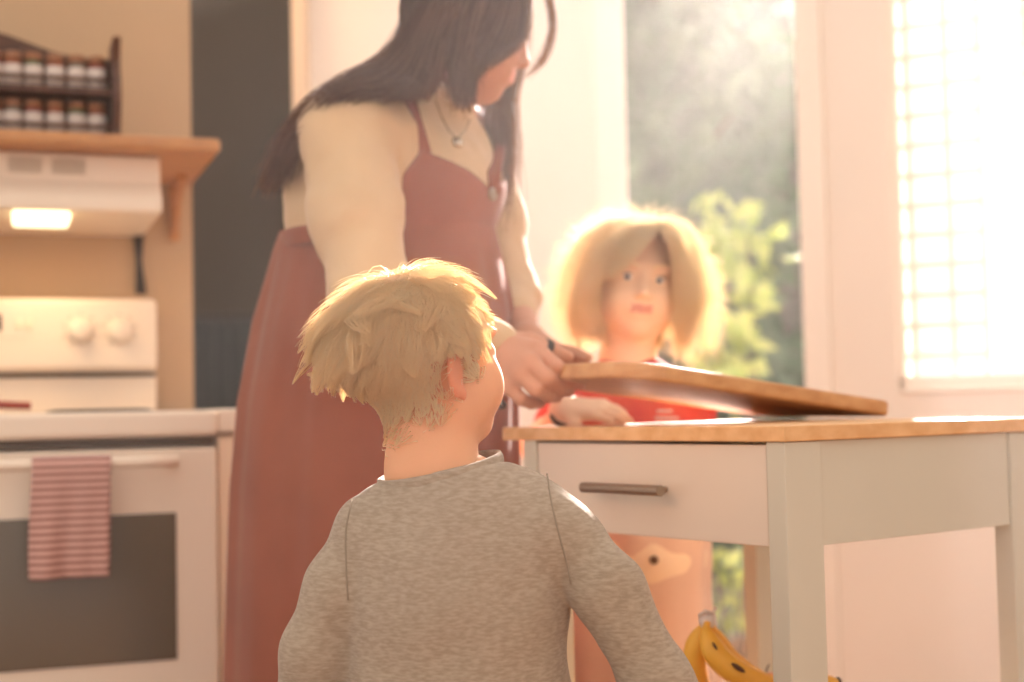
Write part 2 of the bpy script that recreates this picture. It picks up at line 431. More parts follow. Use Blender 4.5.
# dark room seen through the gap between the kitchen wall and the white wall
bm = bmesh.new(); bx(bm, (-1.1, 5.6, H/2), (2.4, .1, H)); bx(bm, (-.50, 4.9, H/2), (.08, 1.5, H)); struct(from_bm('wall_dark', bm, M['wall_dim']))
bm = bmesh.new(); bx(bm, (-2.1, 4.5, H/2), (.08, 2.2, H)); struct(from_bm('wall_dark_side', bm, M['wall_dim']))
bm = bmesh.new(); bx(bm, (-1.25, 4.5, H+.03), (1.9, 2.4, .06)); bm.free()
# closed slatted curtain at the far side of the dark room
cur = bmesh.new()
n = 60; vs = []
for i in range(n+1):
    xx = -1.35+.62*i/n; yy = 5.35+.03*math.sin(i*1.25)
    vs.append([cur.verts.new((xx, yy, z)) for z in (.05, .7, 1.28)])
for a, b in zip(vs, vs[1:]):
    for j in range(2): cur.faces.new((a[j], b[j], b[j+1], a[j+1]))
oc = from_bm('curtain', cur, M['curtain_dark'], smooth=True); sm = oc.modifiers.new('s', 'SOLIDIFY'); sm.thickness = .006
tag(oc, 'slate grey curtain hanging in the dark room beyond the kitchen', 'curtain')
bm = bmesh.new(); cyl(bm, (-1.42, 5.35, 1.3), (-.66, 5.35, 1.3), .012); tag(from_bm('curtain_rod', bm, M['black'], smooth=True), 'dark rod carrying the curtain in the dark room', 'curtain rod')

# ---- counter, cabinet, stove
CT = .936
bm = bmesh.new(); bxf(bm, KF, (.0, -.02, CT-.045), (.50, KW-.002, CT)); tag(from_bm('countertop', bm, M['counter'], bevel=.006), 'white worktop between the stove and the woman in the rust dress', 'countertop')
t = thing('base_cabinet', fp(KF, .25, .3, 0), 'cream base cabinet under the white worktop, right of the oven', 'cabinet')
bm = bmesh.new(); bxf(bm, KF, (.001, .03, .1), (.49, KW-.01, CT-.047)); bxf(bm, KF, (.001, .08, 0), (.49, KW-.01, .1)); from_bm('body', bm, M['cabinet'], t)
for i in range(1):
    bm = bmesh.new(); bxf(bm, KF, (.003+.51*i, -.002, .11), (.486+.51*i, .029, CT-.052)); d = from_bm('door', bm, M['cabinet'], t, bevel=.003)
    bm = bmesh.new(); cyl(bm, fp(KF, .46+.1*i, -.012, .70), fp(KF, .46+.1*i, -.012, .80), .005); from_bm('handle', bm, M['steel'], d, smooth=True)
SWD = .76
t = thing('stove', fp(KF, -SWD/2, .3, 0), 'white freestanding electric stove with dark oven window and knobs on its back panel', 'stove')
stove = t
bm = bmesh.new(); bxf(bm, KF, (-SWD, .03, .05), (-.001, KW-.03, CT-.03)); from_bm('body', bm, M['enamel'], t, bevel=.004)
bm = bmesh.new(); bxf(bm, KF, (-SWD, -.035, CT-.05), (-.001, KW-.03, CT-.002)); from_bm('cooktop', bm, M['enamel'], t, bevel=.01, seg=3)
bm = bmesh.new(); bxf(bm, KF, (-SWD, .0, CT-.068), (-.004, .03, CT-.052)); from_bm('vent_gap', bm, M['enamel_gap'], t)
bm = bmesh.new(); bxf(bm, KF, (-SWD+.004, -.03, .26), (-.003, .028, CT-.072)); dr = from_bm('oven_door', bm, M['enamel'], t, bevel=.006, seg=3)
u1 = k_u(174, -.03)
bm = bmesh.new(); bxf(bm, KF, (-SWD-u1, -.034, .475), (u1, -.028, .745)); from_bm('window', bm, M['dark_glass'], dr, bevel=.002)
HZ = .842
bm = bmesh.new(); tube(bm, [fp(KF, -.68+.60*i/10, -.075, HZ) for i in range(11)], .011, 12)
for uu in (-.67, -.09): cyl(bm, fp(KF, uu, -.03, HZ), fp(KF, uu, -.075, HZ), .009)
from_bm('handle', bm, M['enamel'], dr, smooth=True)
bm = bmesh.new(); bxf(bm, KF, (-SWD+.004, -.028, .07), (-.008, .028, .25)); dw = from_bm('drawer', bm, M['enamel'], t, bevel=.006)
for uu, vv in ((-.55, .17), (-.2, .17), (-.55, .42), (-.2, .42)):
    bm = bmesh.new(); r = .095 if vv < .3 else .075
    for k in range(4): 
        rr = r*(k+1)/4.3
        pts = [fp(KF, uu+rr*math.cos(a), vv+rr*math.sin(a), CT+.001) for a in np.linspace(0, 2*math.pi, 33)]
        tube(bm, pts, .004, 6)
    lathe(bm, fp(KF, uu, vv, CT-.002), [(r*1.05, 0), (r*1.1, .004), (r*1.0, .004)], 32)
    from_bm('burner', bm, M['black'], t, smooth=True)
# back panel with a rounded top edge
ub = k_u(156, .52)
bm = bmesh.new(); bxf(bm, KF, (ub-SWD, .53, CT-.002), (ub, KW-.02, 1.03)); from_bm('backguard_base', bm, M['enamel'], t, bevel=.006)
bm = bmesh.new(); bxf(bm, KF, (ub-SWD+.002, .524, 1.014), (ub-.002, .54, 1.025)); from_bm('vent_slot', bm, M['enamel_gap'], t)
bm = bmesh.new(); bxf(bm, KF, (ub-SWD, .50, 1.027), (ub, KW-.02, 1.187)); bg = from_bm('control_panel', bm, M['enamel'], t, bevel=.014, seg=4)
for px in (80, 119, -40, -78):
    c = fp(KF, k_u(px, .50), .50, 0); c.z = P(px, 331, c.y).z
    bm = bmesh.new(); lathe(bm, c, [(.030, 0), (.030, .004), (.022, .006), (.020, .022), (.014, .026)], 24, axis=-kv)
    o = from_bm('knob', bm, M['knob'], bg, smooth=True)
    bm = bmesh.new(); R = Matrix((ku, kv, UP)).transposed(); bx(bm, c-kv*.024, (.008, .01, .036), R); from_bm('pointer', bm, M['knob'], o, bevel=.002)
    bm = bmesh.new()
    for a in np.linspace(.6, 2*math.pi-.6, 9):
        q = c + ku*math.sin(a)*.036 - UP*math.cos(a)*.036 - kv*.0005; bx(bm, q, (.003, .002, .003), R)
    from_bm('dial_mark', bm, M['black'], bg)
bm = bmesh.new(); c0 = k_u(2, .5); bxf(bm, KF, (c0-.16, .4985, 1.10), (c0+.055, .501, 1.165)); from_bm('display_plate', bm, M['knob'], bg, bevel=.001)
bm = bmesh.new(); bxf(bm, KF, (c0-.06, .4965, 1.115), (c0-.002, .499, 1.15)); from_bm('clock_display', bm, M['black'], bg)
for px in (18, 28):
    bm = bmesh.new(); c = fp(KF, k_u(px, .497), .497, 1.13); bx(bm, c, (.011, .006, .02), R); from_bm('button', bm, M['cabinet'], bg, bevel=.001)
# dish towel over the oven handle
tw = bmesh.new()
ua, ubx = k_u(30, -.09), k_u(109, -.09)
def towel(u_a, u_b, zb, vo, seed, back_z):
    cols = 26; rows = []
    for j in range(40):
        s = j/39
        row = []
        for i in range(cols+1):
            q = i/cols; uu = u_a+(u_b-u_a)*q + .006*math.sin(j*.14+seed)*(s)
            Lf = HZ-zb; Lb = HZ-back_z; tot = Lf+Lb+.04; d = s*tot
            if d < Lb: z = back_z+d; v = -.061
            elif d < Lb+.04:
                a = (d-Lb)/.04*math.pi; z = HZ+.012*math.sin(a)+.001; v = -.075+.0145*math.cos(a)*1.0
            else:
                z = HZ-(d-Lb-.04); v = -.0905-.004*vo
                v -= .006*math.sin(q*9+seed)*(d-Lb-.04)/Lf + .004*math.sin(q*17+j*.1)*(d-Lb-.04)/Lf
            row.append(tw.verts.new(fp(KF, uu, v, z)))
        rows.append(row)
    for a, b in zip(rows, rows[1:]):
        for i in range(cols): tw.faces.new((a[i], a[i+1], b[i+1], b[i]))
towel(ua, ubx, P(60, 580, KO.y-.2).z, 0, 0, .66)
m = mat('striped towel', (214, 150, 130), .95, bump=.3, bscale=300, sheen=.2); nt = m.node_tree
wv = nt.nodes.new('ShaderNodeTexWave'); wv.bands_direction = 'Z'; wv.inputs['Scale'].default_value = 24; wv.inputs['Distortion'].default_value = .3
tcx = nt.nodes.new('ShaderNodeTexCoord'); cr = nt.nodes.new('ShaderNodeValToRGB'); cr.color_ramp.elements[0].position = .4; cr.color_ramp.elements[1].position = .6
cr.color_ramp.elements[0].color = (*lin((148, 98, 92)), 1); cr.color_ramp.elements[1].color = (*lin((218, 176, 162)), 1)
nt.links.new(tcx.outputs['Object'], wv.inputs[0]); nt.links.new(wv.outputs[0], cr.inputs[0]); nt.links.new(cr.outputs[0], nt.nodes['Principled BSDF'].inputs['Base Color'])
o = from_bm('dish_towel', tw, m, smooth=True); sd_ = o.modifiers.new('s', 'SOLIDIFY'); sd_.thickness = .004; sd_.offset = 0
tag(o, 'striped pink and brown dish towel hanging over the oven door handle', 'towel')
# red utensil resting on the stove top
bm = bmesh.new(); a = fp(KF, k_u(-40, .25), .25, CT+.022); b = fp(KF, k_u(30, .25), .25, CT+.014)
tube(bm, [a, a.lerp(b, .4), a.lerp(b, .7), b], lambda s: (.012+.018*max(0, s-.45)*2, .008), 12, flat=(0, 0, 1))
tag(from_bm('spoon_rest', bm, M['red_cloth'], smooth=True), 'dark red spoon rest lying on the stove top', 'spoon rest')

M['grille'] = mat('grille grey', (186, 166, 140), .5)
# ---- range hood, shelf, rack
def k_z(px, py, v):
    q = fp(KF, k_u(px, v), v, 0); return P(px, py, q.y).z
hv = .25                                  # front plane of the hood
hr = k_u(163, hv); zt = k_z(100, 152, hv); zb = k_z(100, 211, hv)
t = thing('range_hood', fp(KF, hr-.38, .45, zb), 'cream range hood with its lamp on, fixed under the wooden shelf', 'range hood')
bm = bmesh.new()
prof = [(KW, zt), (hv+.03, zt), (hv+.03, zt-.055), (hv+.012, zt-.075), (hv, zb+.028), (hv, zb), (KW, zb)]
A_ = [bm.verts.new(fp(KF, hr-.76, v, z)) for v, z in prof]; B_ = [bm.verts.new(fp(KF, hr, v, z)) for v, z in prof]
for i in range(len(prof)): j = (i+1) % len(prof); bm.faces.new((A_[i], A_[j], B_[j], B_[i]))
bm.faces.new(A_); bm.faces.new(B_[::-1]); from_bm('shell', bm, M['enamel'], t, bevel=.006, seg=3)
for c in range(2):
    bm = bmesh.new(); u_a = k_u(8+44*c, hv+.03); u_b = k_u(42+44*c, hv+.03)
    for k in range(5): bxf(bm, KF, (u_a, hv+.026, zt-.016-.0065*k), (u_b, hv+.031, zt-.013-.0065*k))
    from_bm('vent_grille', bm, M['grille'], t)
M['lamp'] = mat('lamp glass', (255, 236, 190), .3, emit=2.6)
bm = bmesh.new(); la, lb = k_u(12, hv+.05), k_u(70, hv+.05); bxf(bm, KF, (la, hv+.02, zb-.022), (lb, hv+.12, zb+.002)); from_bm('lamp_lens', bm, M['lamp'], t, bevel=.008, seg=3)
ld = bpy.data.lights.new('hood_lamp', 'AREA'); lo = bpy.data.objects.new('hood_lamp_light', ld); ld.energy = .8; ld.size = .12; ld.color = (1, .66, .36); COL.objects.link(lo)
lo.location = fp(KF, (la+lb)/2, hv+.12, zb-.03)
sv0 = .20; se = k_u(221, sv0+.02); ss_t = zt+.030
bm = bmesh.new(); bxf(bm, KF, (-2.3, sv0, zt+.002), (se, KW, ss_t)); tag(from_bm('wall_shelf', bm, M['shelf_wood'], bevel=.008, seg=3), 'long pale wooden shelf above the range hood', 'shelf')
bm = bmesh.new(); ubk = k_u(180, KW-.1)
tube(bm, [fp(KF, ubk, KW-.01, zt-.11), fp(KF, ubk, KW-.05, zt-.05), fp(KF, ubk, KW-.16, zt-.002)], (.012, .009), 10); bxf(bm, KF, (ubk-.011, KW-.018, zt-.13), (ubk+.011, KW, zt))
tag(from_bm('shelf_bracket', bm, M['shelf_wood'], smooth=False), 'wooden bracket under the right end of the long shelf', 'bracket')
# spice rack
rv0, rv1 = .30, .40
rr_ = k_u(114, rv0); rw = .56; R = Matrix((ku, kv, UP)).transposed()
zr = ss_t; zmid = zr+.100; ztop = zmid+.108
t = thing('spice_rack', fp(KF, rr_-rw/2, (rv0+rv1)/2, zr), 'dark wooden two tier spice rack on the shelf above the hood', 'spice rack')
for uu in (rr_, rr_-rw):
    bm = bmesh.new(); n = 24; outl = []
    hh = ztop-zr+.012
    for i in range(n+1):
        s = i/n; z = zr+hh*s; vf = rv0-.012+.014*math.sin(s*2*math.pi*1.5+.6)+.02*max(0, s-.85)
        outl.append((vf, z))
    fr0 = [bm.verts.new(fp(KF, uu, v, z)) for v, z in outl]+[bm.verts.new(fp(KF, uu, rv1, zr+hh)), bm.verts.new(fp(KF, uu, rv1, zr))]
    fr1 = [bm.verts.new(fp(KF, uu+.016, v, z)) for v, z in outl]+[bm.verts.new(fp(KF, uu+.016, rv1, zr+hh)), bm.verts.new(fp(KF, uu+.016, rv1, zr))]
    bm.faces.new(fr0); bm.faces.new(fr1[::-1])
    for i in range(len(fr0)): j = (i+1) % len(fr0); bm.faces.new((fr0[i], fr0[j], fr1[j], fr1[i]))
    from_bm('side_panel', bm, M['rack_wood'], t)
for z in (zr+.002, zmid):
    bm = bmesh.new(); bxf(bm, KF, (rr_-rw+.016, rv0, z), (rr_, rv1, z+.012)); from_bm('shelf_board', bm, M['rack_wood'], t, bevel=.002)
    bm = bmesh.new(); cyl(bm, fp(KF, rr_-rw+.01, rv0-.003, z+.03), fp(KF, rr_, rv0-.003, z+.03), .0045); from_bm('rail', bm, M['rack_wood'], t, smooth=True)
bm = bmesh.new(); n = 30; top = []; 
for i in range(n+1):
    s = i/n; top.append((rr_-rw+.016+(rw-.016)*s, ztop-.012+.045*math.exp(-((s-.5)/.22)**2)+.004*math.sin(s*12)))
a0 = [bm.verts.new(fp(KF, u, rv1-.01, z)) for u, z in top]; b0 = [bm.verts.new(fp(KF, u, rv1-.01, zr)) for u, z in top]
for i in range(n): bm.faces.new((a0[i], a0[i+1], b0[i+1], b0[i]))
ob = from_bm('back_board', bm, M['rack_wood'], t); q = ob.modifiers.new('s', 'SOLIDIFY'); q.thickness = .01
def jar(u, z, sp, nm, lab):
    t = thing('spice_jar', fp(KF, u, rv0+.042, z), lab, 'spice jar', 'spice jars in the dark rack')
    c = t.location.copy(); hh = (zmid-zr)-.026
    bm = bmesh.new(); lathe(bm, c, [(.0172, 0), (.019, .003), (.019, hh*.70), (.015, hh*.77), (.015, hh*.80)], 16); from_bm('glass', bm, M[sp], t, smooth=True)
    bm = bmesh.new(); lathe(bm, c, [(.0194, hh*.06), (.0194, hh*.64)], 16); from_bm('label', bm, M['label'], t, smooth=True)
    bm = bmesh.new(); lathe(bm, c, [(.017, hh*.79), (.0175, hh*.80), (.0175, hh*.985), (.016, hh)], 16); from_bm('lid', bm, M['cap'], t, smooth=True)
    return t
sps = ['spice_a', 'spice_b', 'spice_c', 'jar_glass', 'spice_a']
pos = ['at the right end', 'second from the right end', 'third from the right end', 'fourth from the right end', 'fifth from the right end', 'leftmost in view']
uj = [k_u(p, rv0+.03) for p in (98, 78, 56, 34, 13, -7)]
for tier, z, nm in ((1, zmid+.013, 'top'), (0, zr+.015, 'bottom')):
    for i, u in enumerate(uj):
        jar(u, z, sps[(i*2+tier) % 5], nm, 'small labelled spice jar, %s tier of the rack, %s' % (nm, pos[i]))
# utensil hanging by the stove
bm = bmesh.new(); uu = k_u(139, KW-.02); z0, z1 = k_z(139, 228, KW-.02), k_z(139, 294, KW-.02)
tube(bm, [fp(KF, uu, KW-.016, z0), fp(KF, uu, KW-.018, (z0+z1)/2), fp(KF, uu+.004, KW-.022, z1)], lambda s: (.007+.007*(s < .35)+.006*(s > .8), .004), 10, flat=tuple(kv))
cyl(bm, fp(KF, uu, KW, z0-.012), fp(KF, uu, KW-.03, z0-.012), .003)
tag(from_bm('hanging_utensil', bm, M['black'], smooth=True), 'black handled utensil hanging on the wall right of the stove panel', 'utensil')

# ================================================================ kitchen cart
TZ = CAM_Z-.0245
_A = P(784, 430, 1.70); _A.z = 0
cf = Vector((-.60, .80, 0)).normalized()   # along the drawer front, towards the left corner
cs = Vector((.80, .60, 0)).normalized()    # along the right side, away
CW_, CL_ = .515, .52
CFm = (_A, (cf, cs, UP))
cart = thing('kitchen_cart', fp(CFm, CW_/2, CL_/2, 0), 'cream kitchen cart with birch top and one white drawer beside the boy', 'kitchen cart')
bm = bmesh.new(); bxf(bm, CFm, (-.004, -.004, TZ-.019), (CW_+.046, CL_+.02, TZ)); from_bm('tabletop', bm, M['birch'], cart, bevel=.0015)
ZA = TZ-.019
for nm, a in (('fl', (0, 0)), ('fr', (CW_-.03, 0)), ('bl', (0, CL_-.065)), ('br', (CW_-.03, CL_-.065))):
    bm = bmesh.new(); bxf(bm, CFm, (a[0], a[1], 0), (a[0]+.03, a[1]+.065, ZA-.0005)); from_bm('leg', bm, M['cart_paint'], cart, bevel=.0015)
ZD = ZA-.128
bm = bmesh.new(); bxf(bm, CFm, (.004, .066, ZD), (.020, CL_-.066, ZA-.0005)); from_bm('side_apron', bm, M['cart_paint'], cart, bevel=.001)
bm = bmesh.new(); bxf(bm, CFm, (CW_-.02, .066, ZD), (CW_-.004, CL_-.066, ZA-.0005)); from_bm('side_apron', bm, M['cart_paint'], cart, bevel=.001)
bm = bmesh.new(); bxf(bm, CFm, (.031, CL_-.03, ZD), (CW_-.031, CL_-.012, ZA-.0005)); from_bm('back_apron', bm, M['cart_paint'], cart, bevel=.001)
bm = bmesh.new(); bxf(bm, CFm, (.0325, .003, ZD+.001), (CW_-.0325, .021, ZA-.004)); df = from_bm('drawer', bm, M['drawer_paint'], cart, bevel=.0015)
bm = bmesh.new(); bxf(bm, CFm, (.04, .021, ZD+.01), (.05, .43, ZA-.02)); bxf(bm, CFm, (CW_-.05, .021, ZD+.01), (CW_-.04, .43, ZA-.02)); bxf(bm, CFm, (.04, .021, ZD+.006), (CW_-.04, .43, ZD+.012)); bxf(bm, CFm, (.04, .42, ZD+.01), (CW_-.04, .43, ZA-.02))
from_bm('drawer_box', bm, M['drawer_paint'], df)
bm = bmesh.new(); hm = CW_/2+.009; hz = (ZA+ZD)/2+.001
cyl(bm, fp(CFm, hm-.078, -.028, hz), fp(CFm, hm+.078, -.028, hz), .0072, n=24)
for q in (-.055, .055): cyl(bm, fp(CFm, hm+q, -.028, hz), fp(CFm, hm+q, .004, hz), .0038, n=14)
from_bm('handle', bm, M['steel'], df, smooth=False)
SZ = .42
for z in (SZ, .16):
    bm = bmesh.new()
    for k in range(7):
        a = .005+k*(CW_-.01)/7; bxf(bm, CFm, (a, .04, z-.018), (a+.055, CL_-.03, z))
    bxf(bm, CFm, (.0, .04, z-.034), (CW_, .062, z-.018)); bxf(bm, CFm, (.0, CL_-.06, z-.034), (CW_, CL_-.04, z-.018))
    from_bm('slatted_shelf', bm, M['birch'], cart, bevel=.001)

# ---- cutting board: held at its left end, its right end resting on the cart
LO = P(896, 403, 2.20); LO.z = TZ + .015             # near right corner, centre of thickness
ax = (P(652, 371, 1.92)-LO); bl = ax.length+.035; bu = ax.normalized()
bv = (Vector((-.555, .832, 0))); bv = (bv-bu*bv.dot(bu)).normalized(); bw = bv.cross(bu).normalized()
if bw.z < 0: bw = -bw
lowest = 0
BW_, BT = .27, .023
bm = bmesh.new(); out = []
cr_ = [(bl-.01, .0, .06, 'ln'), (bl-.01, BW_, .06, 'lf'), (0, BW_, .03, 'rf'), (0, 0, .03, 'rn')]
def corner(cx, cy, r, a0): return [(cx+r*math.cos(a), cy+r*math.sin(a)) for a in np.linspace(a0, a0+math.pi/2, 9)]
out = corner(.03, .03, .03, math.pi)+corner(bl-.07, .07, .07, 1.5*math.pi)+corner(bl-.07, BW_-.07, .07, 0)+corner(.03, BW_-.03, .03, math.pi/2)
BO = LO + bw*(BT/2*0)
ra = [bm.verts.new(BO+bu*x+bv*y-bw*BT/2) for x, y in out]; rb = [bm.verts.new(BO+bu*x+bv*y+bw*BT/2) for x, y in out]
bm.faces.new(ra[::-1]); bm.faces.new(rb)
for i in range(len(out)): j = (i+1) % len(out); bm.faces.new((ra[i], ra[j], rb[j], rb[i]))
ob = from_bm('cutting_board', bm, M['board_wood'], bevel=.005, seg=4)
tag(ob, 'thick wooden cutting board tilted over the cart, its left end lifted in the woman’s hands', 'cutting board')

# ---- bananas and apple on the slatted shelf
def banana(pts, r, lab, brown):
    bm = bmesh.new(); c = catmull(pts, 22)
    def rad(s):
        if s < .12: return .0065+.001*(1-s/.12)
        if s < .28: return .0065+(r-.0065)*((s-.12)/.16)**.8
        if s > .93: return max(.004, r*.62*(1-s)/.07*.55+.0045)
        if s > .75: return r*(1-.38*((s-.75)/.18))
        return r
    tube(bm, c, rad, 5)
    for f in bm.faces:
        pass
    o = from_bm('banana', bm, [M['banana'], M['banana_brown']], smooth=True)
    sb = o.modifiers.new('sub', 'SUBSURF'); sb.levels = 2; sb.render_levels = 2
    tag(o, lab, 'banana', 'bananas on the cart shelf')
    bm = bmesh.new(); lathe(bm, c[-1]-(Vector(c[-1])-Vector(c[-2])).normalized()*.003, [(.0055, -.002), (.0055, .005), (.003, .007)], 8, axis=(Vector(c[-1])-Vector(c[-2])).normalized()); from_bm('tip', bm, M['black'], o, smooth=True)
    for (i, sz) in brown:
        p = Vector(c[i]); tdir = (Vector(c[i+1])-p).normalized(); view = (Vector((0, 0, CAM_Z))-p).normalized(); n_ = (view-tdir*view.dot(tdir)).normalized()
        n_ = (n_+UP*.5).normalized(); n_ = (n_-tdir*n_.dot(tdir)).normalized()
        bm = bmesh.new(); bmesh.ops.create_icosphere(bm, subdivisions=2, radius=1)
        Rm = Matrix((tdir, tdir.cross(n_), n_)).transposed().to_4x4()
        bmesh.ops.transform(bm, matrix=Matrix.Translation(p+n_*(r*.86)) @ Rm @ Matrix.Diagonal((sz, sz*.32, .003, 1)), verts=bm.verts[:]); from_bm('bruise', bm, M['banana_brown'], o, smooth=True)
    return o
Sx = P(708, 619, 1.93)
bd = lambda x, y, dy: tuple(P(x, y, 1.93+dy))
banana([bd(708, 620, .0), bd(707, 632, 0), bd(718, 657, -.015), bd(748, 680, -.02), bd(790, 693, -.0), bd(826, 686, .03), bd(838, 681, .04)], .0225, 'spotted yellow banana at the front of the bunch, bruise near its middle', [(6, .006), (9, .011)])
banana([bd(705, 622, .014), bd(700, 634, .02), bd(694, 662, .025), bd(702, 694, .03), bd(726, 716, .04), bd(758, 726, .06)], .0205, 'yellow banana hanging down at the left of the bunch', [])
banana([bd(711, 622, .02), bd(714, 634, .03), bd(728, 656, .05), bd(756, 678, .07), bd(790, 692, .10), bd(815, 694, .12)], .0175, 'yellow banana behind the other two in the bunch', [])
bm = bmesh.new(); lathe(bm, Sx+Vector((0, .008, -.012)), [(.009, 0), (.012, .006), (.012, .018), (.007, .021)], 10)
tube(bm, [Sx+Vector((-.012, 0, .004)), Sx+Vector((-.004, -.006, .012)), Sx+Vector((.006, -.004, .008)), Sx+Vector((.012, .006, .014))], .0022, 6)
tag(from_bm('banana_stem_wrap', bm, M['film'], smooth=True), 'crumpled clear film wrapped round the stems of the banana bunch', 'plastic wrap')
ap = P(766, 697, 2.13); g = bmesh.new()
lathe(g, ap, [(.004, .028), (.012, .034), (.028, .030), (.037, .010), (.036, -.008), (.026, -.028), (.012, -.036), (.004, -.032)][::-1], 24)
o = from_bm('apple', g, M['apple'], smooth=True); tag(o, 'red apple behind the bananas on the cart shelf', 'apple')
bm = bmesh.new(); tube(bm, [ap+Vector((0, 0, .028)), ap+Vector((.002, 0, .04)), ap+Vector((.006, 0, .048))], .0014, 6); from_bm('stem', bm, M['bark'], o, smooth=True)

# ================================================================ garden
bm = bmesh.new(); bx(bm, (1.5, 13, -.14), (30, 17.6, .1)); struct(from_bm('ground', bm, M['soil']))
def foliage(name, blobs, n, size, m, parent, flat=.5, seed=1):
    """leaves scattered through ellipsoid volumes, each leaf a small bent blade"""
    r = np.random.default_rng(seed); Vs = []; Fs = []; o = 0
    w = np.array([b[1][0]*b[1][1]*b[1][2] for b in blobs])**.7; w /= w.sum()
    pick = r.choice(len(blobs), n, p=w)
    C_ = np.array([b[0] for b in blobs])[pick]; Rr = np.array([b[1] for b in blobs])[pick]
    d = r.normal(size=(n, 3)); d /= np.linalg.norm(d, axis=1, keepdims=True)
    p = C_ + d*Rr*(r.random((n, 1))**(.45))
    a = r.normal(size=(n, 3)); a[:, 2] -= .4; a /= np.linalg.norm(a, axis=1, keepdims=True)
    b = np.cross(a, r.normal(size=(n, 3))); b /= np.linalg.norm(b, axis=1, keepdims=True); c = np.cross(a, b)
    s = size*(.6+.8*r.random((n, 1)))
    V = np.stack([p, p+a*s*.45+b*s*flat*.5+c*s*.08, p+a*s, p+a*s*.45-b*s*flat*.5+c*s*.08], 1).reshape(-1, 3)
    F = np.arange(4*n).reshape(-1, 4)
    me = np_mesh(name, V, F); return link(name, me, m, parent, False)
def tree(x, y, h, r, m, n, size, lab, cat='tree', seed=1, low=.2, lobes=9, trunk=.12, name='tree'):
    t = thing(name, (x, y, -.09), lab, cat, 'trees in the garden')
    rr = np.random.default_rng(seed)
    bm = bmesh.new(); tube(bm, [(x, y, -.09), (x+.05, y, h*.4), (x-.04, y+.05, h*.75)], lambda s: trunk*(1-.7*s), 10); from_bm('trunk', bm, M['bark'], t, smooth=True)
    bm = bmesh.new()
    for k in range(7):
        a = rr.random()*6.28; z = h*(.25+.5*rr.random()); q = Vector((x, y, z)); e = q+Vector((math.cos(a)*r*.8, math.sin(a)*r*.8, h*.15))
        tube(bm, [q, q.lerp(e, .5)+Vector((0, 0, .1)), e], lambda s: trunk*.3*(1-.7*s), 6)
    from_bm('branches', bm, M['bark'], t, smooth=True)
    bl = []
    for k in range(lobes):
        z = low+(h-low)*(k+.5)/lobes; rad = r*(1-.55*(k/lobes))*(.85+.3*rr.random()); a = rr.random()*6.28
        bl.append(((x+.25*r*math.cos(a), y+.25*r*math.sin(a), z), (rad, rad, (h-low)/lobes*1.1)))
    foliage('foliage', bl, n, size, m, t, seed=seed)
    return t
tree(1.0, 9.0, 3.75, 1.15, M['leaf_dark'], 13000, .17, 'dark green conifer seen through the left of the doorway', seed=3, lobes=12, low=0.0)
tree(2.1, 11.4, 4.3, .75, M['leaf_mid'], 6500, .16, 'grey green tree seen through the right of the doorway', seed=5, lobes=10, low=.0)
tree(2.0, 14.6, 4.9, 1.2, M['leaf_dark'], 9000, .22, 'tall far tree between the conifer and the grey green tree', seed=8, lobes=9, low=0.0)
tree(-.3, 12.0, 5.2, 1.1, M['leaf_dark'], 7000, .24, 'dark evergreen behind the conifer, mostly hidden by the white wall', seed=12, lobes=9, low=0.0)
# lit bush just outside
t = thing('garden_bush', (1.02, 5.75, -.09), 'sunlit lime green bush just outside the doorway behind the girl', 'bush')
bm = bmesh.new()
bp_ = [(P(735, 270, 5.7), .26), (P(712, 330, 5.6), .20), (P(748, 235, 5.8), .16), (P(712, 215, 5.8), .13), (P(735, 360, 5.7), .18)]
for q, r in bp_: tube(bm, [(1.02, 5.75, -.09), Vector((1.0, 5.75, .5)).lerp(q, .3), q], lambda s: .012*(1-.6*s), 6)
from_bm('stems', bm, M['bark'], t, smooth=True)
foliage('foliage', [(tuple(q), (r*.8, r*.8, r*.9)) for q, r in bp_], 170, .11, M['leaf'], t, flat=.6, seed=4)
t = thing('low_shrub', tuple(P(733, 590, 5.2))[:2]+(-.09,), 'low green shrub on the ground outside, seen under the cart top', 'shrub')
q = P(732, 575, 5.2)
bm = bmesh.new()
for k in range(6): tube(bm, [(q.x, q.y, -.09), q+Vector((.1*math.cos(k), .1*math.sin(k), 0))], .006, 5)
from_bm('stems', bm, M['bark'], t, smooth=True)
foliage('foliage', [(tuple(q), (.16, .16, .14)), (tuple(P(725, 625, 5.2)), (.15, .15, .08))], 60, .07, M['leaf'], t, flat=.6, seed=6)

# fruit bowl under the bananas
bc = P(752, 700, 2.03); bc.z = SZ
bm = bmesh.new(); lathe(bm, bc, [(.05, 0), (.055, .004), (.095, .035), (.115, .068), (.118, .074), (.112, .072), (.09, .04), (.05, .012), (.01, .010)], 40)
tag(from_bm('fruit_bowl', bm, M['enamel'], smooth=True), 'white fruit bowl on the slatted cart shelf holding the bananas and apple', 'bowl')
# thin haze volume added to imitate lens glare towards the sun
hz_m = bpy.data.materials.new('glare haze'); hz_m.use_nodes = True; nt = hz_m.node_tree; nt.nodes.clear()
o_ = nt.nodes.new('ShaderNodeOutputMaterial'); vs_ = nt.nodes.new('ShaderNodeVolumeScatter'); vs_.inputs['Density'].default_value = .0058; vs_.inputs['Anisotropy'].default_value = .6; vs_.inputs['Color'].default_value = (1, .96, .93, 1)
nt.links.new(vs_.outputs[0], o_.inputs['Volume'])
bm = bmesh.new(); bx(bm, (.5, 3.75, 1.9), (5, 7.1, 4.0)); hzo = from_bm('haze', bm, hz_m); hzo['kind'] = 'stuff'; tag(hzo, 'thin glare haze added in room and garden to imitate lens veiling', 'haze')
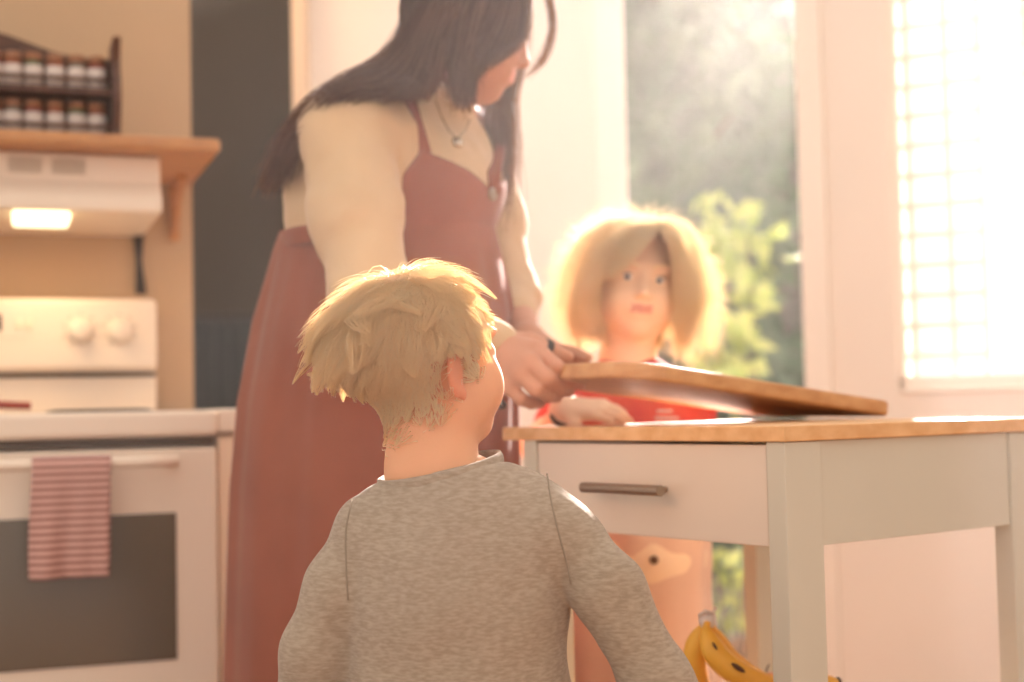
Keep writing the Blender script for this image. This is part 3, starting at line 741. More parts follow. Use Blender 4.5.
# ================================================================ people
def cast(g, px, py, y0, y1, n=400):
    """first point of the implicit surface met by the sight line through a pixel"""
    a = np.array(P(px, py, y0)); b = np.array(P(px, py, y1)); t = np.linspace(0, 1, n)[:, None]
    X = (a+(b-a)*t).astype(np.float32); D = g.ev(X); i = np.where(D < 0)[0]
    return Vector(X[i[0]]) if len(i) else Vector(X[np.argmin(D)])
def smin_np(a, b, k): h = np.maximum(k-np.abs(a-b), 0)/k; return np.minimum(a, b)-h*h*k*.25

def head_group(kind):
    """unit head: chin to crown = 1, x right, y forward, z up"""
    child = kind != 'woman'
    g = G(.10)
    g.ell((0, -.06, .12), (.335, .41, .375))
    g.ell((0, .10, -.10), (.265 if child else .25, .28, .34), k=.12)
    g.ell((0, .21, -.385), (.10, .12, .09), k=.14)
    ck = .125 if child else .10
    for s in (-1, 1):
        g.ell((s*.155, .20, -.17), (ck, ck*1.1, ck*1.15), k=.12)
        g.ell((s*.19, .03, -.26), (.075, .13, .10), k=.14)
        g.ell((s*.12, .315, .115), (.11, .05, .035), k=.06)
        g.ell((s*.133, .40, .01), (.085, .07, .052), op='s', k=.07)
        g.ell((s*.13, .292, .008), (.078, .062, .050), k=.03)
    # lids: a lens-shaped opening
    for s in (-1, 1): g.ell((s*.133, .37, .005), (.062, .05, .030 if kind == 'girl' else .012), op='s', k=.012)
    nb = .03 if child else .04
    g.cone((0, .33, .06), (0, .405, -.10), nb, .045, k=.05)
    g.ell((0, .425, -.125), (.042, .042, .038), k=.04)
    for s in (-1, 1):
        g.ell((s*.045, .385, -.14), (.03, .04, .028), k=.02)
        g.ell((s*.022, .41, -.168), (.014, .02, .012), op='s', k=.012)
    # mouth
    g.ell((0, .33, -.24), (.12, .065, .075), k=.05)
    for s in (-1, 1):
        g.cone((s*.018, .385, -.215), (s*.095, .335, -.236), .018, .008, k=.014)
        g.cone((0, .378, -.268), (s*.08, .338, -.248), .022, .009, k=.014)
        g.cone((0, .408, -.242), (s*.10, .352, -.243), .005, .004, op='s', k=.008)
    return g
def ears(g, z0=-.06, out=.0):
    for s in (-1, 1):
        R = np.array(Matrix.Rotation(s*.55, 3, 'Z') @ Matrix.Rotation(-.15, 3, 'X'))
        g.ell((s*(.335+out), -.05, z0), (.028, .075, .125), R, k=.025)
        g.ell((s*(.372+out), -.03, z0+.015), (.026, .045, .075), R, op='s', k=.03)
        g.ell((s*(.335+out), -.02, z0-.105), (.02, .03, .04), R, k=.02)
    return g
def place_local(hd, p):
    c, R, s = hd
    return Vector(c) + Vector(R@np.array(p, float))*s
def eyes(hd, parent, look=(0, 1, 0)):
    c, R, s = hd
    for e in (-1, 1):
        o = np.array((e*.132, .292, .006)); bm = bmesh.new()
        bmesh.ops.create_uvsphere(bm, u_segments=24, v_segments=16, radius=.056*s)
        lk = Vector(R@np.array(look, float)).normalized()
        Q = lk.to_track_quat('Z', 'Y').to_matrix().to_4x4()
        for f in bm.faces:
            z = f.calc_center_median().z/(.056*s)
            f.material_index = 2 if z > .982 else (1 if z > .88 else 0)
        bmesh.ops.transform(bm, matrix=Matrix.Translation(place_local(hd, o)) @ Q, verts=bm.verts[:])
        from_bm('eye', bm, [M['eye_white'], M['iris'], M['black']], parent, smooth=True)
def brows(hd, parent, m, hg):
    for e in (-1, 1):
        pts = []
        for k in range(7):
            t = k/6; x = e*(.055+.15*t); z = .098+.028*math.sin(t*2.4); y = .30
            X = np.array([[x, yy, z] for yy in np.linspace(.5, .1, 120)], np.float32); i = np.where(hg.ev(X) < 0)[0]; y = X[i[0], 1] if len(i) else .3
            pts.append(place_local(hd, (x, y+.002, z)))
        bm = bmesh.new(); tube(bm, pts, lambda s: (.0026*(1-.7*s), .0012), 8); from_bm('eyebrow', bm, m, parent, smooth=True)
def hair_cap(hd, hg, N, region, flow, length, lift, rad=.0026, Sn=8, clump=.6, K=500, grav=.35, off=.012, curl=.02, seed=0, soft=.0, jt=.12):
    r = np.random.default_rng(seed); c, R, s = hd
    D = r.normal(size=(N*3, 3)); D /= np.linalg.norm(D, axis=1, keepdims=True)
    o = np.array((0, -.05, .05)); t = np.full(len(D), .75)
    for _ in range(16): t = t - hg.ev((o+D*t[:, None]).astype(np.float32))*.8
    Q = o+D*t[:, None]; Q = Q[region(Q+r.normal(size=Q.shape)*soft)][:N]
    def grad(X):
        X = X.astype(np.float32); e = .01; d0 = hg.ev(X)
        n = np.stack([hg.ev(X+np.eye(3, dtype=np.float32)[i]*e)-d0 for i in range(3)], 1); n /= np.linalg.norm(n, axis=1, keepdims=True)+1e-9
        return n, d0
    n, _ = grad(Q); L_ = length(Q)*(.65+.7*r.random(len(Q))); lf = lift(Q); path = [Q-n*.01]
    q = Q.copy(); jit = r.normal(size=Q.shape)*jt
    for i in range(Sn-1):
        f = flow(q)+jit; f = f-n*(f*n).sum(1, keepdims=True); f /= np.linalg.norm(f, axis=1, keepdims=True)+1e-9
        k = i/(Sn-1)
        d = f+n*(lf*(1-.4*k))[:, None]+np.array((0, 0, -grav*k)); d += curl*np.sin(k*6+jit[:, :1]*30)*jit
        d /= np.linalg.norm(d, axis=1, keepdims=True)
        q = q+d*(L_/(Sn-1))[:, None]
        n2, d0 = grad(q); push = np.maximum(off*(1+k)-d0, 0); q = q+n2*push[:, None]; n = n2
        path.append(q.copy())
    Pth = np.stack(path, 1)
    ci = r.choice(len(Q), min(K, len(Q)), replace=False); cl = Q[ci]
    near = np.empty(len(Q), int)
    for a in range(0, len(Q), 2000): near[a:a+2000] = np.argmin(((Q[a:a+2000, None]-cl[None])**2).sum(2), 1)
    w = clump*np.linspace(0, 1, Sn)**1.3; tgt = Pth[ci][near]
    Pth = Pth+(tgt-Pth)*w[None, :, None]
    W = np.array(c)+(Pth@np.array(R).T)*s
    return strands(W, rad*s*np.linspace(1, .25, Sn))
def shell(hg, hd, off, clipf, h=.022):
    """thin scalp-hugging under-layer of hair"""
    g = G(.01); g.add(lambda X: hg.ev(X)-off); g.add(lambda X: clipf(X), 'i', .03)
    V, F = g.mesh('s', h, (-.6, -.7, -.6), (.6, .6, .7), n=16); V = relax(V, F, 1)
    return np.array(hd[0])+(V@np.array(hd[1]).T)*hd[2], F
def group_mesh(name, g, h, lo, hi, m, parent, it=1, extra=()):
    V, F = g.mesh(name, h, lo, hi); V = relax(V, F, it)
    if extra: V, F = merge([(V, F)]+list(extra))
    return link(name, np_mesh(name, V, F), m, parent)
def gm(g, h, lo, hi, it=1):
    V, F = g.mesh('', h, lo, hi); return relax(V, F, it), F
def bb(pts, r):
    a = np.array([tuple(p) for p in pts]); return a.min(0)-r, a.max(0)+r
def hand(g, W, D, N, T, s=1.0, curl=.5, spread=.12, thumb=.6):
    """five-fingered hand: wrist W, pointing D, back-of-hand normal N, thumb on side T"""
    W = Vector(W); D = Vector(D).normalized(); N = Vector(N); N = (N-D*N.dot(D)).normalized(); T = Vector(T); T = (T-D*T.dot(D)-N*T.dot(N)).normalized()
    k0 = .010*s
    sub = G(k0)
    Lf = [(.030, .078, [.036, .023, .018], .0082), (.010, .082, [.040, .026, .019], .0085), (-.010, .079, [.037, .024, .019], .0080), (-.028, .072, [.029, .018, .017], .0070)]
    sub.cone(W-D*.02*s, W+D*.01*s, .021*s, .021*s)
    for x, y, ls, r in Lf:
        K = W+(T*x+D*y)*s
        sub.cone(W+(T*x*.6+D*.008)*s, K, .016*s, .0115*s, k=.016*s)
    out = [sub]
    tips = []
    for x, y, ls, r in Lf:
        f = G(.003*s); q = W+(T*x+D*y)*s; d = (D+T*(x*spread*12)).normalized(); a = 0; pts = [q]
        for j, l in enumerate(ls):
            a += curl*(.9 if j else .7); dd = (d*math.cos(a)-N*math.sin(a)); q = q+dd*l*s; pts.append(q)
        rr = [r*s*1.12, r*s*1.0, r*s*.9, r*s*.78]
        f.chain([tuple(p) for p in pts], rr); out.append(f); tips.append(pts[-1])
    f = G(.006*s); b = W+(T*.022+D*.016-N*.004)*s; d1 = (T*.75+D*.75-N*.25).normalized(); b1 = b+d1*.038*s
    d2 = (D*.9+T*(.35)-N*thumb).normalized(); b2 = b1+d2*.030*s; b3 = b2+(d2-N*.3*thumb).normalized()*.022*s
    f.chain([tuple(p) for p in (b, b1, b2, b3)], [.016*s, .0115*s, .010*s, .0085*s]); out.append(f)
    g.add(sub.ev, k=k0)
    for f in out[1:-1]: g.add(f.ev, k=.004*s)
    g.add(out[-1].ev, k=.010*s)
    return tips

# ---------------------------------------------------------------- the boy
BY = 1.55
boy = thing('person', (P(455, 600, BY).x, BY, 0), 'fair haired child in a grey long sleeved top, seen from behind', 'person', None)
hF = Vector((.82, .56, .15)); hR = axes(hF, (-.03, 0, 1)); hc = np.array(P(427, 363, BY)); bh = (hc, hR, .200)
hgb = head_group('boy'); hgb.k = .1
hgE = ears(G(.025)); hgFull = head_group('boy'); ears(hgFull, z0=-.075, out=.012)
bg_ = G(.02)
bg_.add(xform(hgFull, hc, hR, .200))
nk = [P(428, 415, BY), P(432, 470, BY-.012), P(446, 520, BY-.015)]
bg_.chain([tuple(p) for p in nk], [.043, .0455, .055], k=.025)
lo, hi = bb([hc, nk[-1]], .155)
hv_ = gm(bg_, .0026, lo, hi, 2)
# limbs and trunk under the clothes
low = G(.03)
p_ = lambda x, y, d=0: tuple(P(x, y, BY+d))
pel = Vector((P(458, 600, BY).x, BY-.01, .50))
low.ell(p_(452, 570, -.01), (.10, .065, .13)); low.cone(p_(456, 640, -.01), tuple(pel), .085, .085)
anL, anR = pel+Vector((-.085, .0, -.44)), pel+Vector((.085, .05, -.44))
low.chain([tuple(pel+Vector((-.05, 0, 0))), tuple(pel+Vector((-.07, .01, -.22))), tuple(anL)], [.06, .042, .028])
low.chain([tuple(pel+Vector((.05, 0, 0))), tuple(pel+Vector((.07, .04, -.22))), tuple(anR)], [.06, .042, .028])
aR = [p_(528, 520, -.02), p_(566, 539, -.03), p_(606, 586, -.045), p_(660, 684, -.05), p_(684, 735, -.04)]
aL = [p_(368, 534, -.02), p_(340, 588, -.025), p_(315, 654, -.02), p_(300, 730, .0)]
wR = p_(722, 775, .12); wL = p_(330, 800, .10)
low.chain(aR+[wR], [.028, .027, .027, .026, .025, .020]); low.chain(aL+[wL], [.028, .027, .027, .025, .020])
hand(low, wR, (.3, 1, -.25), (0, .2, 1), (-1, .2, 0), .72, .5); hand(low, wL, (.3, 1, -.5), (-.6, .2, .9), (1, .3, .2), .72, .5)
lo, hi = bb([pel, anL, anR, wR, wL, aR[0], aL[0], P(450, 500, BY)], .13)
lv = gm(low, .0036, lo, hi, 2)
body = link('body', np_mesh('body', *merge([hv_, lv])), [M['skin_boy'], M['ear_skin']], boy)
# the ears are thinner skin that glows when lit from behind
loc = ((np.array([v.co for v in body.data.vertices])-hc)@hR)/.200
earm = (np.abs(loc[:, 0]) > .325) & (np.abs(loc[:, 2]+.075) < .15) & (np.abs(loc[:, 1]+.05) < .11)
for pl in body.data.polygons:
    if earm[pl.vertices[0]]: pl.material_index = 1
eyes(bh, body)
brows(bh, body, M['hair_boy'], hgFull)
M['seam'] = mat('seam thread', (146, 132, 114), .95)
# shirt
sh = G(.05)
sh.ell(p_(454, 568, -.015), (.113, .080, .125)); sh.ell(p_(457, 655, -.012), (.113, .082, .15), k=.06)
sh.ell((pel.x, pel.y, pel.z+.06), (.125, .09, .10), k=.06)
sh.cone(p_(438, 505, -.02), p_(372, 532, -.02), .034, .036, k=.04); sh.cone(p_(470, 498, -.02), p_(528, 518, -.02), .035, .035, k=.05); sh.cone(p_(528, 520, -.02), p_(556, 532, -.028), .034, .034, k=.04)
def sleeve(pts, rad, wr):
    s_ = G(.02); s_.chain(pts, rad); q = Vector(pts[-1]).lerp(Vector(wr), .72); s_.cone(pts[-1], tuple(q), rad[-1], .028); return s_
slR = sleeve(aR, [.034, .0345, .036, .0355, .034], wR); slL = sleeve(aL, [.034, .035, .035, .033], wL)
sh.add(slR.ev, k=.010); sh.add(slL.ev, k=.012)
sh.post = lambda X: vnoise(X, 26, .5)*.002+vnoise(X*np.array([1, 1, .45], np.float32), 60, 2.)*.0008
ncc = Vector(p_(440, 452, -.0))
sh.add(lambda X: (X-np.array(p_(437, 476, -.0)))@np.array(Vector((-.13, .10, 1)).normalized())-.002, 'i', .008)
lo, hi = bb([pel-Vector((0, 0, .08)), wR, wL, aR[0], aL[0], P(450, 470, BY)], .14)
shirt = group_mesh('shirt', sh, .0034, lo, hi, M['shirt_grey'], boy, 1)
# collar band round the neck
cc = Vector(p_(441, 473, -.012)); bm = bmesh.new(); ring = []
for k in range(41):
    a = k/40*2*math.pi; q = cc+Vector((math.cos(a)*.064, math.sin(a)*.057, 0)); q.z += .013*math.cos(a)*1.0-.006*math.sin(a)*-1
    ring.append(q)
tube(bm, ring, lambda s: (.0045, .0095), 10, flat=(0, 0, 1)); from_bm('collar', bm, M['shirt_grey'], shirt, smooth=True)
for pts in ([(547, 474), (551, 500), (558, 530), (566, 560), (571, 584)], [(352, 500), (346, 530), (346, 565), (348, 600)]):
    bm = bmesh.new(); tube(bm, [cast(sh, x, y, 1.3, 1.6, 2000)+Vector((0, -.0004, 0)) for x, y in catmull(pts, 16)], .0011, 6); from_bm('sleeve_seam', bm, M['seam'], shirt, smooth=True)
# trousers and shoes
tr = G(.03); tr.ell(tuple(pel-Vector((0, 0, .01))), (.118, .09, .09))
for sx, an in ((-1, anL), (1, anR)): tr.chain([tuple(pel+Vector((sx*.055, 0, -.02))), tuple(pel.lerp(an, .5)+Vector((sx*.035, 0, 0))), tuple(an+Vector((0, 0, .03)))], [.072, .058, .048])
tr.post = lambda X: vnoise(X, 30)*.0015
lo, hi = bb([pel, anL, anR], .13); group_mesh('trousers', tr, .0045, lo, hi, M['denim'], boy)
for an in (anL, anR):
    g = G(.02); g.cone(tuple(an+Vector((0, -.02, -.025))), tuple(an+Vector((.02, .10, -.032))), .030, .027); g.cone(tuple(an), tuple(an+Vector((0, 0, .02))), .034, .036); g.plane((0, 0, .003), (0, 0, -1))
    lo, hi = bb([an, an+Vector((.02, .1, 0))], .06); group_mesh('shoe', g, .004, lo, hi, M['shoe'], boy)
# hair
side = np.array((-.62, -.785, .0))
def reg_b(Q):
    x, y, z = Q[:, 0], Q[:, 1], Q[:, 2]; ax_ = np.abs(x)
    nape = -.42+.75*np.maximum(ax_-.10, 0)
    r_ = ((z > .24) & (y < .27)) | ((z > .02) & (y < .15) & (z+y*-.4 > -.02)) | ((ax_ > .22) & (z > -.10) & (y > .02) & (y < .12)) | ((y < -.10) & (z > nape))
    return r_ & ~((ax_ > .315) & (np.abs(z+.075) < .13) & (np.abs(y+.05) < .08))
def flow_b(Q):
    w = Q-np.array((-.10, -.12, .50)); w = w/(np.linalg.norm(w, axis=1, keepdims=True)+.05)
    b = np.clip((Q@side)*2.2, 0, 1)[:, None]
    lowz = np.clip((.25-Q[:, 2:3])*2, 0, 1)
    return w*1.0+np.array((-.25, -.1, 0))+side*b*.5+np.array((0, 0, -.7))*lowz
def len_b(Q):
    t = np.clip((Q[:, 2]+.33)/.45, 0, 1); b = np.clip((Q@side)*2.5, 0, 1)
    x, y, z = Q[:, 0], Q[:, 1], Q[:, 2]
    L0 = .045+.11*np.clip((z+.22)/.35, 0, 1)+.13*np.clip((z-.12)/.3, 0, 1)+.07*b*np.clip(z/.2, 0, 1)
    near_ear = (np.abs(x) > .2) & (y > -.24) & (y < .16)
    L0 = np.where(near_ear, np.minimum(L0, np.maximum(z-.03, .05)), L0)
    return np.where(y > .08, np.minimum(L0, .15), L0)
def lift_b(Q):
    b = np.clip((Q@side)*3-.15, 0, 1)*np.clip((Q[:, 2]+.12)/.25, 0, 1)*np.clip((.50-Q[:, 2])/.2, 0.25, 1)
    return .02+.08*np.clip((Q[:, 2]+.2)*3, 0, 1)+.95*b
hgN = G(.01); hgN.add(lambda X: bg_.ev((hc+(X@np.array(hR).T)*.200).astype(np.float32))/.200)
hp = [hair_cap(bh, hgN, 16000, reg_b, flow_b, len_b, lift_b, rad=.0026, clump=.72, K=520, grav=.16, curl=.6, seed=3, soft=.025, jt=.15)]
hp.append(hair_cap(bh, hgN, 3000, lambda Q: reg_b(Q) & (Q[:, 2] > .05), flow_b, lambda Q: len_b(Q)*1.15, lambda Q: lift_b(Q)+.22, rad=.0026, clump=.93, K=110, grav=.1, curl=.8, seed=11, jt=.4))
hp.append(hair_cap(bh, hgN, 2200, lambda Q: reg_b(Q) & (Q[:, 2] > .2), flow_b, lambda Q: len_b(Q)*.8, lambda Q: lift_b(Q)+.5, rad=.0018, clump=.1, K=300, grav=.1, curl=.8, seed=5))
hp.append(shell(hgb, bh, .012, lambda X: np.minimum(np.maximum(.0-X[:, 2], X[:, 1]-.12+np.abs(X[:, 0])*.0), np.minimum(np.maximum(.26-X[:, 2], X[:, 1]-.24), np.maximum(X[:, 1]+.15, -.30+.9*np.maximum(np.abs(X[:, 0])-.17, 0)-X[:, 2])))))
def tone(o, per, frac, seed=1):
    r = np.random.default_rng(seed); n = len(o.data.polygons); k = (r.random(n//per+2) < frac).astype(np.int32)
    o.data.polygons.foreach_set('material_index', k[np.arange(n)//per])
M['hair_boy_deep'] = mat('honey blond hair', (250, 224, 178), .35, trans=.5, trgb=(255, 236, 200), spec=.8)
tone(link('hair', np_mesh('hair', *merge(hp)), [M['hair_boy'], M['hair_boy_deep']], body), 21, .42)

# ---------------------------------------------------------------- the woman
WY = 2.33
w_ = lambda x, y, d=0: tuple(P(x, y, WY+d))
wom = thing('person', (P(390, 500, WY).x, WY, 0), 'woman with long dark hair in a rust pinafore and cream top, holding the cutting board', 'person')
tF = Vector((.80, -.60, 0)); tR = Vector((-.60, -.80, 0)); Tm = np.array([tR, tF, UP]).T
hcw = np.array(P(470, 27, 2.29)); hRw = axes((.98, .02, -.33), (0, -.05, 1)); wh = (hcw, hRw, .238)
hgw = head_group('woman'); hgwf = head_group('woman'); ears(hgwf, z0=-.03, out=.0)
gw = G(.03); gw.add(xform(hgwf, hcw, hRw, .238)); nkw = [w_(448, 62, -.02), w_(432, 110, .0), w_(415, 150, .0)]
gw.chain(nkw, [.052, .052, .07], k=.03)
lo, hi = bb([hcw, nkw[-1]], .17); hv_ = gm(gw, .0032, lo, hi, 2)
# right hand, near side, fingers curled under the board end
def finger(pts, rad, k=.003):
    f = G(k); f.chain([tuple(p) for p in pts], rad); return f
hw = G(.010)
Wr = P(498, 347, 2.10)
mc = [P(538, 350, 2.055), P(530, 362, 2.035), P(521, 375, 2.035), P(510, 387, 2.05)]
pp = [P(557, 367, 2.035), P(548, 379, 2.02), P(536, 390, 2.02), P(521, 399, 2.035)]
dp = [P(571, 380, 2.06), P(560, 389, 2.05), P(548, 396, 2.045), P(531, 403, 2.055)]
tp = [P(580, 384, 2.085), P(569, 391, 2.075), P(557, 397, 2.07), P(541, 403, 2.08)]
sub = G(.016); sub.cone(tuple(Wr+Vector((-.03, 0, .005))), tuple(Wr), .026, .026)
for q in mc: sub.cone(tuple(Wr.lerp(q, .1)), tuple(q), .019, .0135)
hw.add(sub.ev)
for a, b, c, d, r in zip(mc, pp, dp, tp, (.0112, .0115, .0108, .0096)):
    hw.add(finger([a, b, c, d], [r*1.05, r, r*.9, r*.78]).ev, k=.005)
th = [Wr+Vector((.012, .0, .008)), P(531, 341, 2.09), P(552, 351, 2.11), P(568, 357, 2.12)]
hw.add(finger(th, [.016, .013, .0115, .009]).ev, k=.010)
lo, hi = bb(mc+pp+dp+tp+th+[Wr], .05); hwR = gm(hw, .0019, lo, hi, 1)
# left hand, far side
hl = G(.010); WrL = P(527, 338, 2.30)
mcl = [P(553, 349, 2.24), P(551, 352, 2.262), P(548, 355, 2.28), P(545, 358, 2.295)]
ppl = [P(572, 352, 2.21), P(570, 353, 2.225), P(567, 356, 2.24), P(562, 360, 2.25)]
tpl = [P(588, 358, 2.18), P(586, 359, 2.195), P(582, 361, 2.21), P(575, 364, 2.22)]
sub2 = G(.016)
for q in mcl: sub2.cone(tuple(WrL), tuple(q), .020, .013)
hl.add(sub2.ev)
for a, b, c, r in zip(mcl, ppl, tpl, (.010, .0105, .010, .009)): hl.add(finger([a, b, c], [r*1.05, r*.95, r*.75]).ev, k=.004)
hl.add(finger([WrL, P(548, 362, 2.22), P(565, 372, 2.16)], [.015, .012, .009]).ev, k=.010)
lo, hi = bb(mcl+ppl+tpl+[WrL], .05); hwL = gm(hl, .0025, lo, hi, 1)
shR, elR = P(346, 134, 2.16), P(374, 312, 2.05)
shL, elL = P(476, 140, 2.50), P(510, 292, 2.44)
tc = Vector(w_(392, 170)); wc = Vector(w_(392, 250)); hipc = Vector((wc.x-.0, WY, .93))
lw = G(.04)
lw.ell(tuple(tc), (.15, .11, .16), Tm); lw.cone(tuple(tc), tuple(hipc), .11, .13)
lw.cone(nkw[1], tuple(shR), .05, .05); lw.cone(nkw[1], tuple(shL), .05, .05)
fR, fL = Vector((hipc.x-.10, WY-.08, .06)), Vector((hipc.x+.03, WY+.10, .06))
lw.chain([tuple(hipc), tuple(hipc.lerp(fR, .5)), tuple(fR)], [.09, .06, .034]); lw.chain([tuple(hipc), tuple(hipc.lerp(fL, .5)), tuple(fL)], [.09, .06, .034])
for f in (fR, fL): lw.cone(tuple(f+Vector((-.03, 0, -.025))), tuple(f+Vector((.14, -.04, -.035))), .03, .024, k=.02)
lw.chain([tuple(shR), tuple(elR), tuple(Wr)], [.045, .036, .022]); lw.chain([tuple(shL), tuple(elL), tuple(WrL)], [.045, .036, .022])
lo, hi = bb([shR, shL, elR, elL, fR, fL, hipc, tc, Wr, WrL, fR+Vector((.15, 0, 0))], .15); lo[2] = 0
lvw = gm(lw, .006, lo, hi, 2)
wb = link('body', np_mesh('body', *merge([hv_, hwR, hwL, lvw])), [M['skin_woman'], M['lip']], wom)
loc = ((np.array([v.co for v in wb.data.vertices])-hcw)@hRw)/.238
lipm = (np.abs(loc[:, 2]+.243) < .038) & (np.abs(loc[:, 0]) < .095) & (loc[:, 1] > .33)
for pl in wb.data.polygons:
    if lipm[pl.vertices[0]]: pl.material_index = 1
eyes(wh, wb, (0, 1, -.5)); brows(wh, wb, M['hair_woman'], hgwf)
# cream top
tp_ = G(.05)
tp_.ell(tuple(tc+Vector((-.024, 0, -.028))), (.170, .140, .145), Tm); tp_.ell(tuple(wc+Vector((-.012, 0, 0))), (.168, .142, .13), Tm, k=.06)
tp_.ell(w_(442, 185, -.045), (.075, .060, .085), Tm, k=.08); tp_.ell(w_(460, 182, .06), (.07, .060, .08), Tm, k=.08)
tp_.cone(w_(428, 118), tuple(shR+Vector((0, 0, .0))), .050, .066, k=.05); tp_.cone(w_(428, 118), tuple(shL), .05, .056, k=.05)
tp_.cone(w_(437, 96, -.005), w_(420, 130, 0), .056, .075, k=.03)
torso = tp_
zw = P(300, 236, WY).z; top = G(.02); tcut = G(.01); tcut.add(tp_.ev); tcut.add(lambda X: (zw-.015)-X[:, 2], 'i', .004); top.add(tcut.ev)
slw = G(.03); mR = shR.lerp(elR, .5)+Vector((-.004, 0, 0)); cuffR = Vector(elR).lerp(Wr, .90)
slw.chain([tuple(shR+Vector((-.004, 0, 0))), tuple(mR), tuple(elR), tuple(cuffR)], [.072, .064, .056, .036])
slw.cone(tuple(Vector(elR).lerp(Wr, .88)), tuple(Vector(elR).lerp(Wr, 1.0)), .032, .033, k=.005)
top.add(slw.ev, k=.022)
sl2 = G(.03); mL = shL.lerp(elL, .55)
sl2.chain([tuple(shL), tuple(mL), tuple(elL), tuple(Vector(elL).lerp(WrL, .5))], [.058, .050, .046, .036]); 
sl2.ell(tuple(Vector(elL)+Vector((.012, 0, -.015))), (.036, .034, .034), k=.02)
top.add(sl2.ev, k=.02)
top.post = lambda X: vnoise(X, 16, 3.)*.006+vnoise(X*np.array([1, 1, 1.6], np.float32), 34, 1.)*.0016
cutn = Vector((.42, -.1, .9)).normalized(); top.add(lambda X: np.where(np.linalg.norm(X[:, :2]-np.array(w_(440, 92))[:2], axis=1) < .085, (X-np.array(w_(442, 88, -.01)))@np.array(cutn), -1), 'i', .002)
lo, hi = bb([shR, shL, elR, elL, tc, wc-Vector((0, 0, .08)), Wr, WrL, P(440, 90, WY)], .13)
blouse = group_mesh('blouse', top, .0045, lo, hi, M['cream'], wom, 1)
# folded roll of the collar
bm = bmesh.new(); cn = Vector(w_(440, 92, -.01)); b1, b2 = cutn.cross(UP).normalized(), None; b2 = cutn.cross(b1)
tube(bm, [cn+b1*math.cos(a)*.058+b2*math.sin(a)*.056 for a in np.linspace(0, 2*math.pi, 33)], (.007, .012), 10, flat=tuple(cutn)); from_bm('collar', bm, M['cream'], blouse, smooth=True)
# pinafore: bib clipped from the torso surface, waistband, gathered skirt, straps
N1 = cast(torso, 425, 152, 1.9, 2.4); N2 = cast(torso, 488, 190, 1.9, 2.6)
Rt = np.array(tR); Ft = np.array(tF); tcn = np.array(tc)
l1 = float((np.array(N1)-tcn)@Rt); l2 = float((np.array(N2)-tcn)@Rt)
zw = P(300, 236, WY).z
def bibreg(X):
    l = (X-tcn)@Rt; f = (X-tcn)@Ft; z = X[:, 2]
    zn = N2.z+(N1.z-N2.z)*np.clip(np.abs(l-l2)/abs(l1-l2), 0, 1.25)
    ed = abs(l1-l2)+.012+np.maximum(N1.z-.0-z, 0)*.62+np.maximum(N1.z-.12-z, 0)*3
    a = np.maximum(np.maximum(z-zn, np.abs(l-l2)-ed), -f-.02)
    return np.minimum(a, z-zw)
bib = G(.004); bib.add(lambda X: torso.ev(X)-.007-.002*vnoise(X, 22, 4)); bib.add(bibreg, 'i', .004); bib.add(lambda X: (zw-.03)-X[:, 2], 'i', .002)
lo, hi = bb([tc, wc], .25); bv_ = gm(bib, .0038, lo, hi, 1)
rows = []; nth = 180; ys = [232, 250, 275, 320, 400, 480, 560, 682]
zs = [P(390, y, WY).z for y in ys]+[.45, .22]; hx = [.180, .186, .195, .210, .224, .230, .232, .236, .25, .26]; cx = [388, 387, 387, 385, 379, 376, 375, 375]
cxs = [P(c, y, WY).x for c, y in zip(cx, ys)]; cxs += [cxs[-1]-.005, cxs[-1]-.005]; hy = [.155, .160, .168, .18, .195, .205, .21, .215, .23, .24]
zz = np.linspace(zs[0], zs[-1], 130); Vs = []
for z in zz:
    a_ = np.interp(-z, [-q for q in zs], hx); b_ = np.interp(-z, [-q for q in zs], hy); c_ = np.interp(-z, [-q for q in zs], cxs)
    s_ = (zs[0]-z)/(zs[0]-zs[-1]); th_ = np.linspace(0, 2*math.pi, nth, endpoint=False)
    am = .050*min(1, s_*7)*(.45+.55*np.sin(th_*3+1.2)**2)
    fold = 1+am*(np.sin(th_*13+1.4*np.sin(th_*2+s_*2.0)+s_*.9)*.5+np.sin(th_*23+2*np.sin(th_*3)+s_)*.35*max(.25, 1-s_*2.2)) - .012*np.exp(-((s_-.0)/.02)**2)
    rr = fold
    Vs.append(np.stack([c_+a_*rr*np.cos(th_), WY+b_*rr*np.sin(th_), np.full(nth, z)], 1))
Vs = np.concatenate(Vs); idx = np.arange(len(zz)*nth).reshape(len(zz), nth)
Fq = np.stack([idx[:-1], idx[1:], np.roll(idx[1:], -1, 1), np.roll(idx[:-1], -1, 1)], -1).reshape(-1, 4)
dress = link('dress', np_mesh('dress', *merge([bv_, (Vs, Fq)])), M['rust'], wom)
def strap(pxs, r=(.013, .003)):
    bm = bmesh.new(); pts = []
    for x, y in pxs:
        q = cast(torso, x, y, 1.8, 2.6); pts.append(q+Vector((0, -.004, .002)))
    tube(bm, pts, r, 8, flat=(0, -1, .2)); return from_bm('strap', bm, M['rust'], dress, smooth=True)
strap([(424, 156), (419, 138), (414, 122), (410, 108), (408, 96)], (.0125, .004))
bm = bmesh.new(); tube(bm, [N2+Vector((.004, -.004, -.006)), N2+Vector((.01, .01, .03)), P(500, 140, 2.42), P(478, 104, 2.46)], (.012, .003), 8, flat=(0, -1, .2)); from_bm('strap', bm, M['rust'], dress, smooth=True)
bm = bmesh.new(); lathe(bm, N2+Vector((.006, -.008, -.008)), [(.010, 0), (.011, .002), (.009, .004)], 16, axis=tF); from_bm('button', bm, M['steel'], dress, smooth=True)
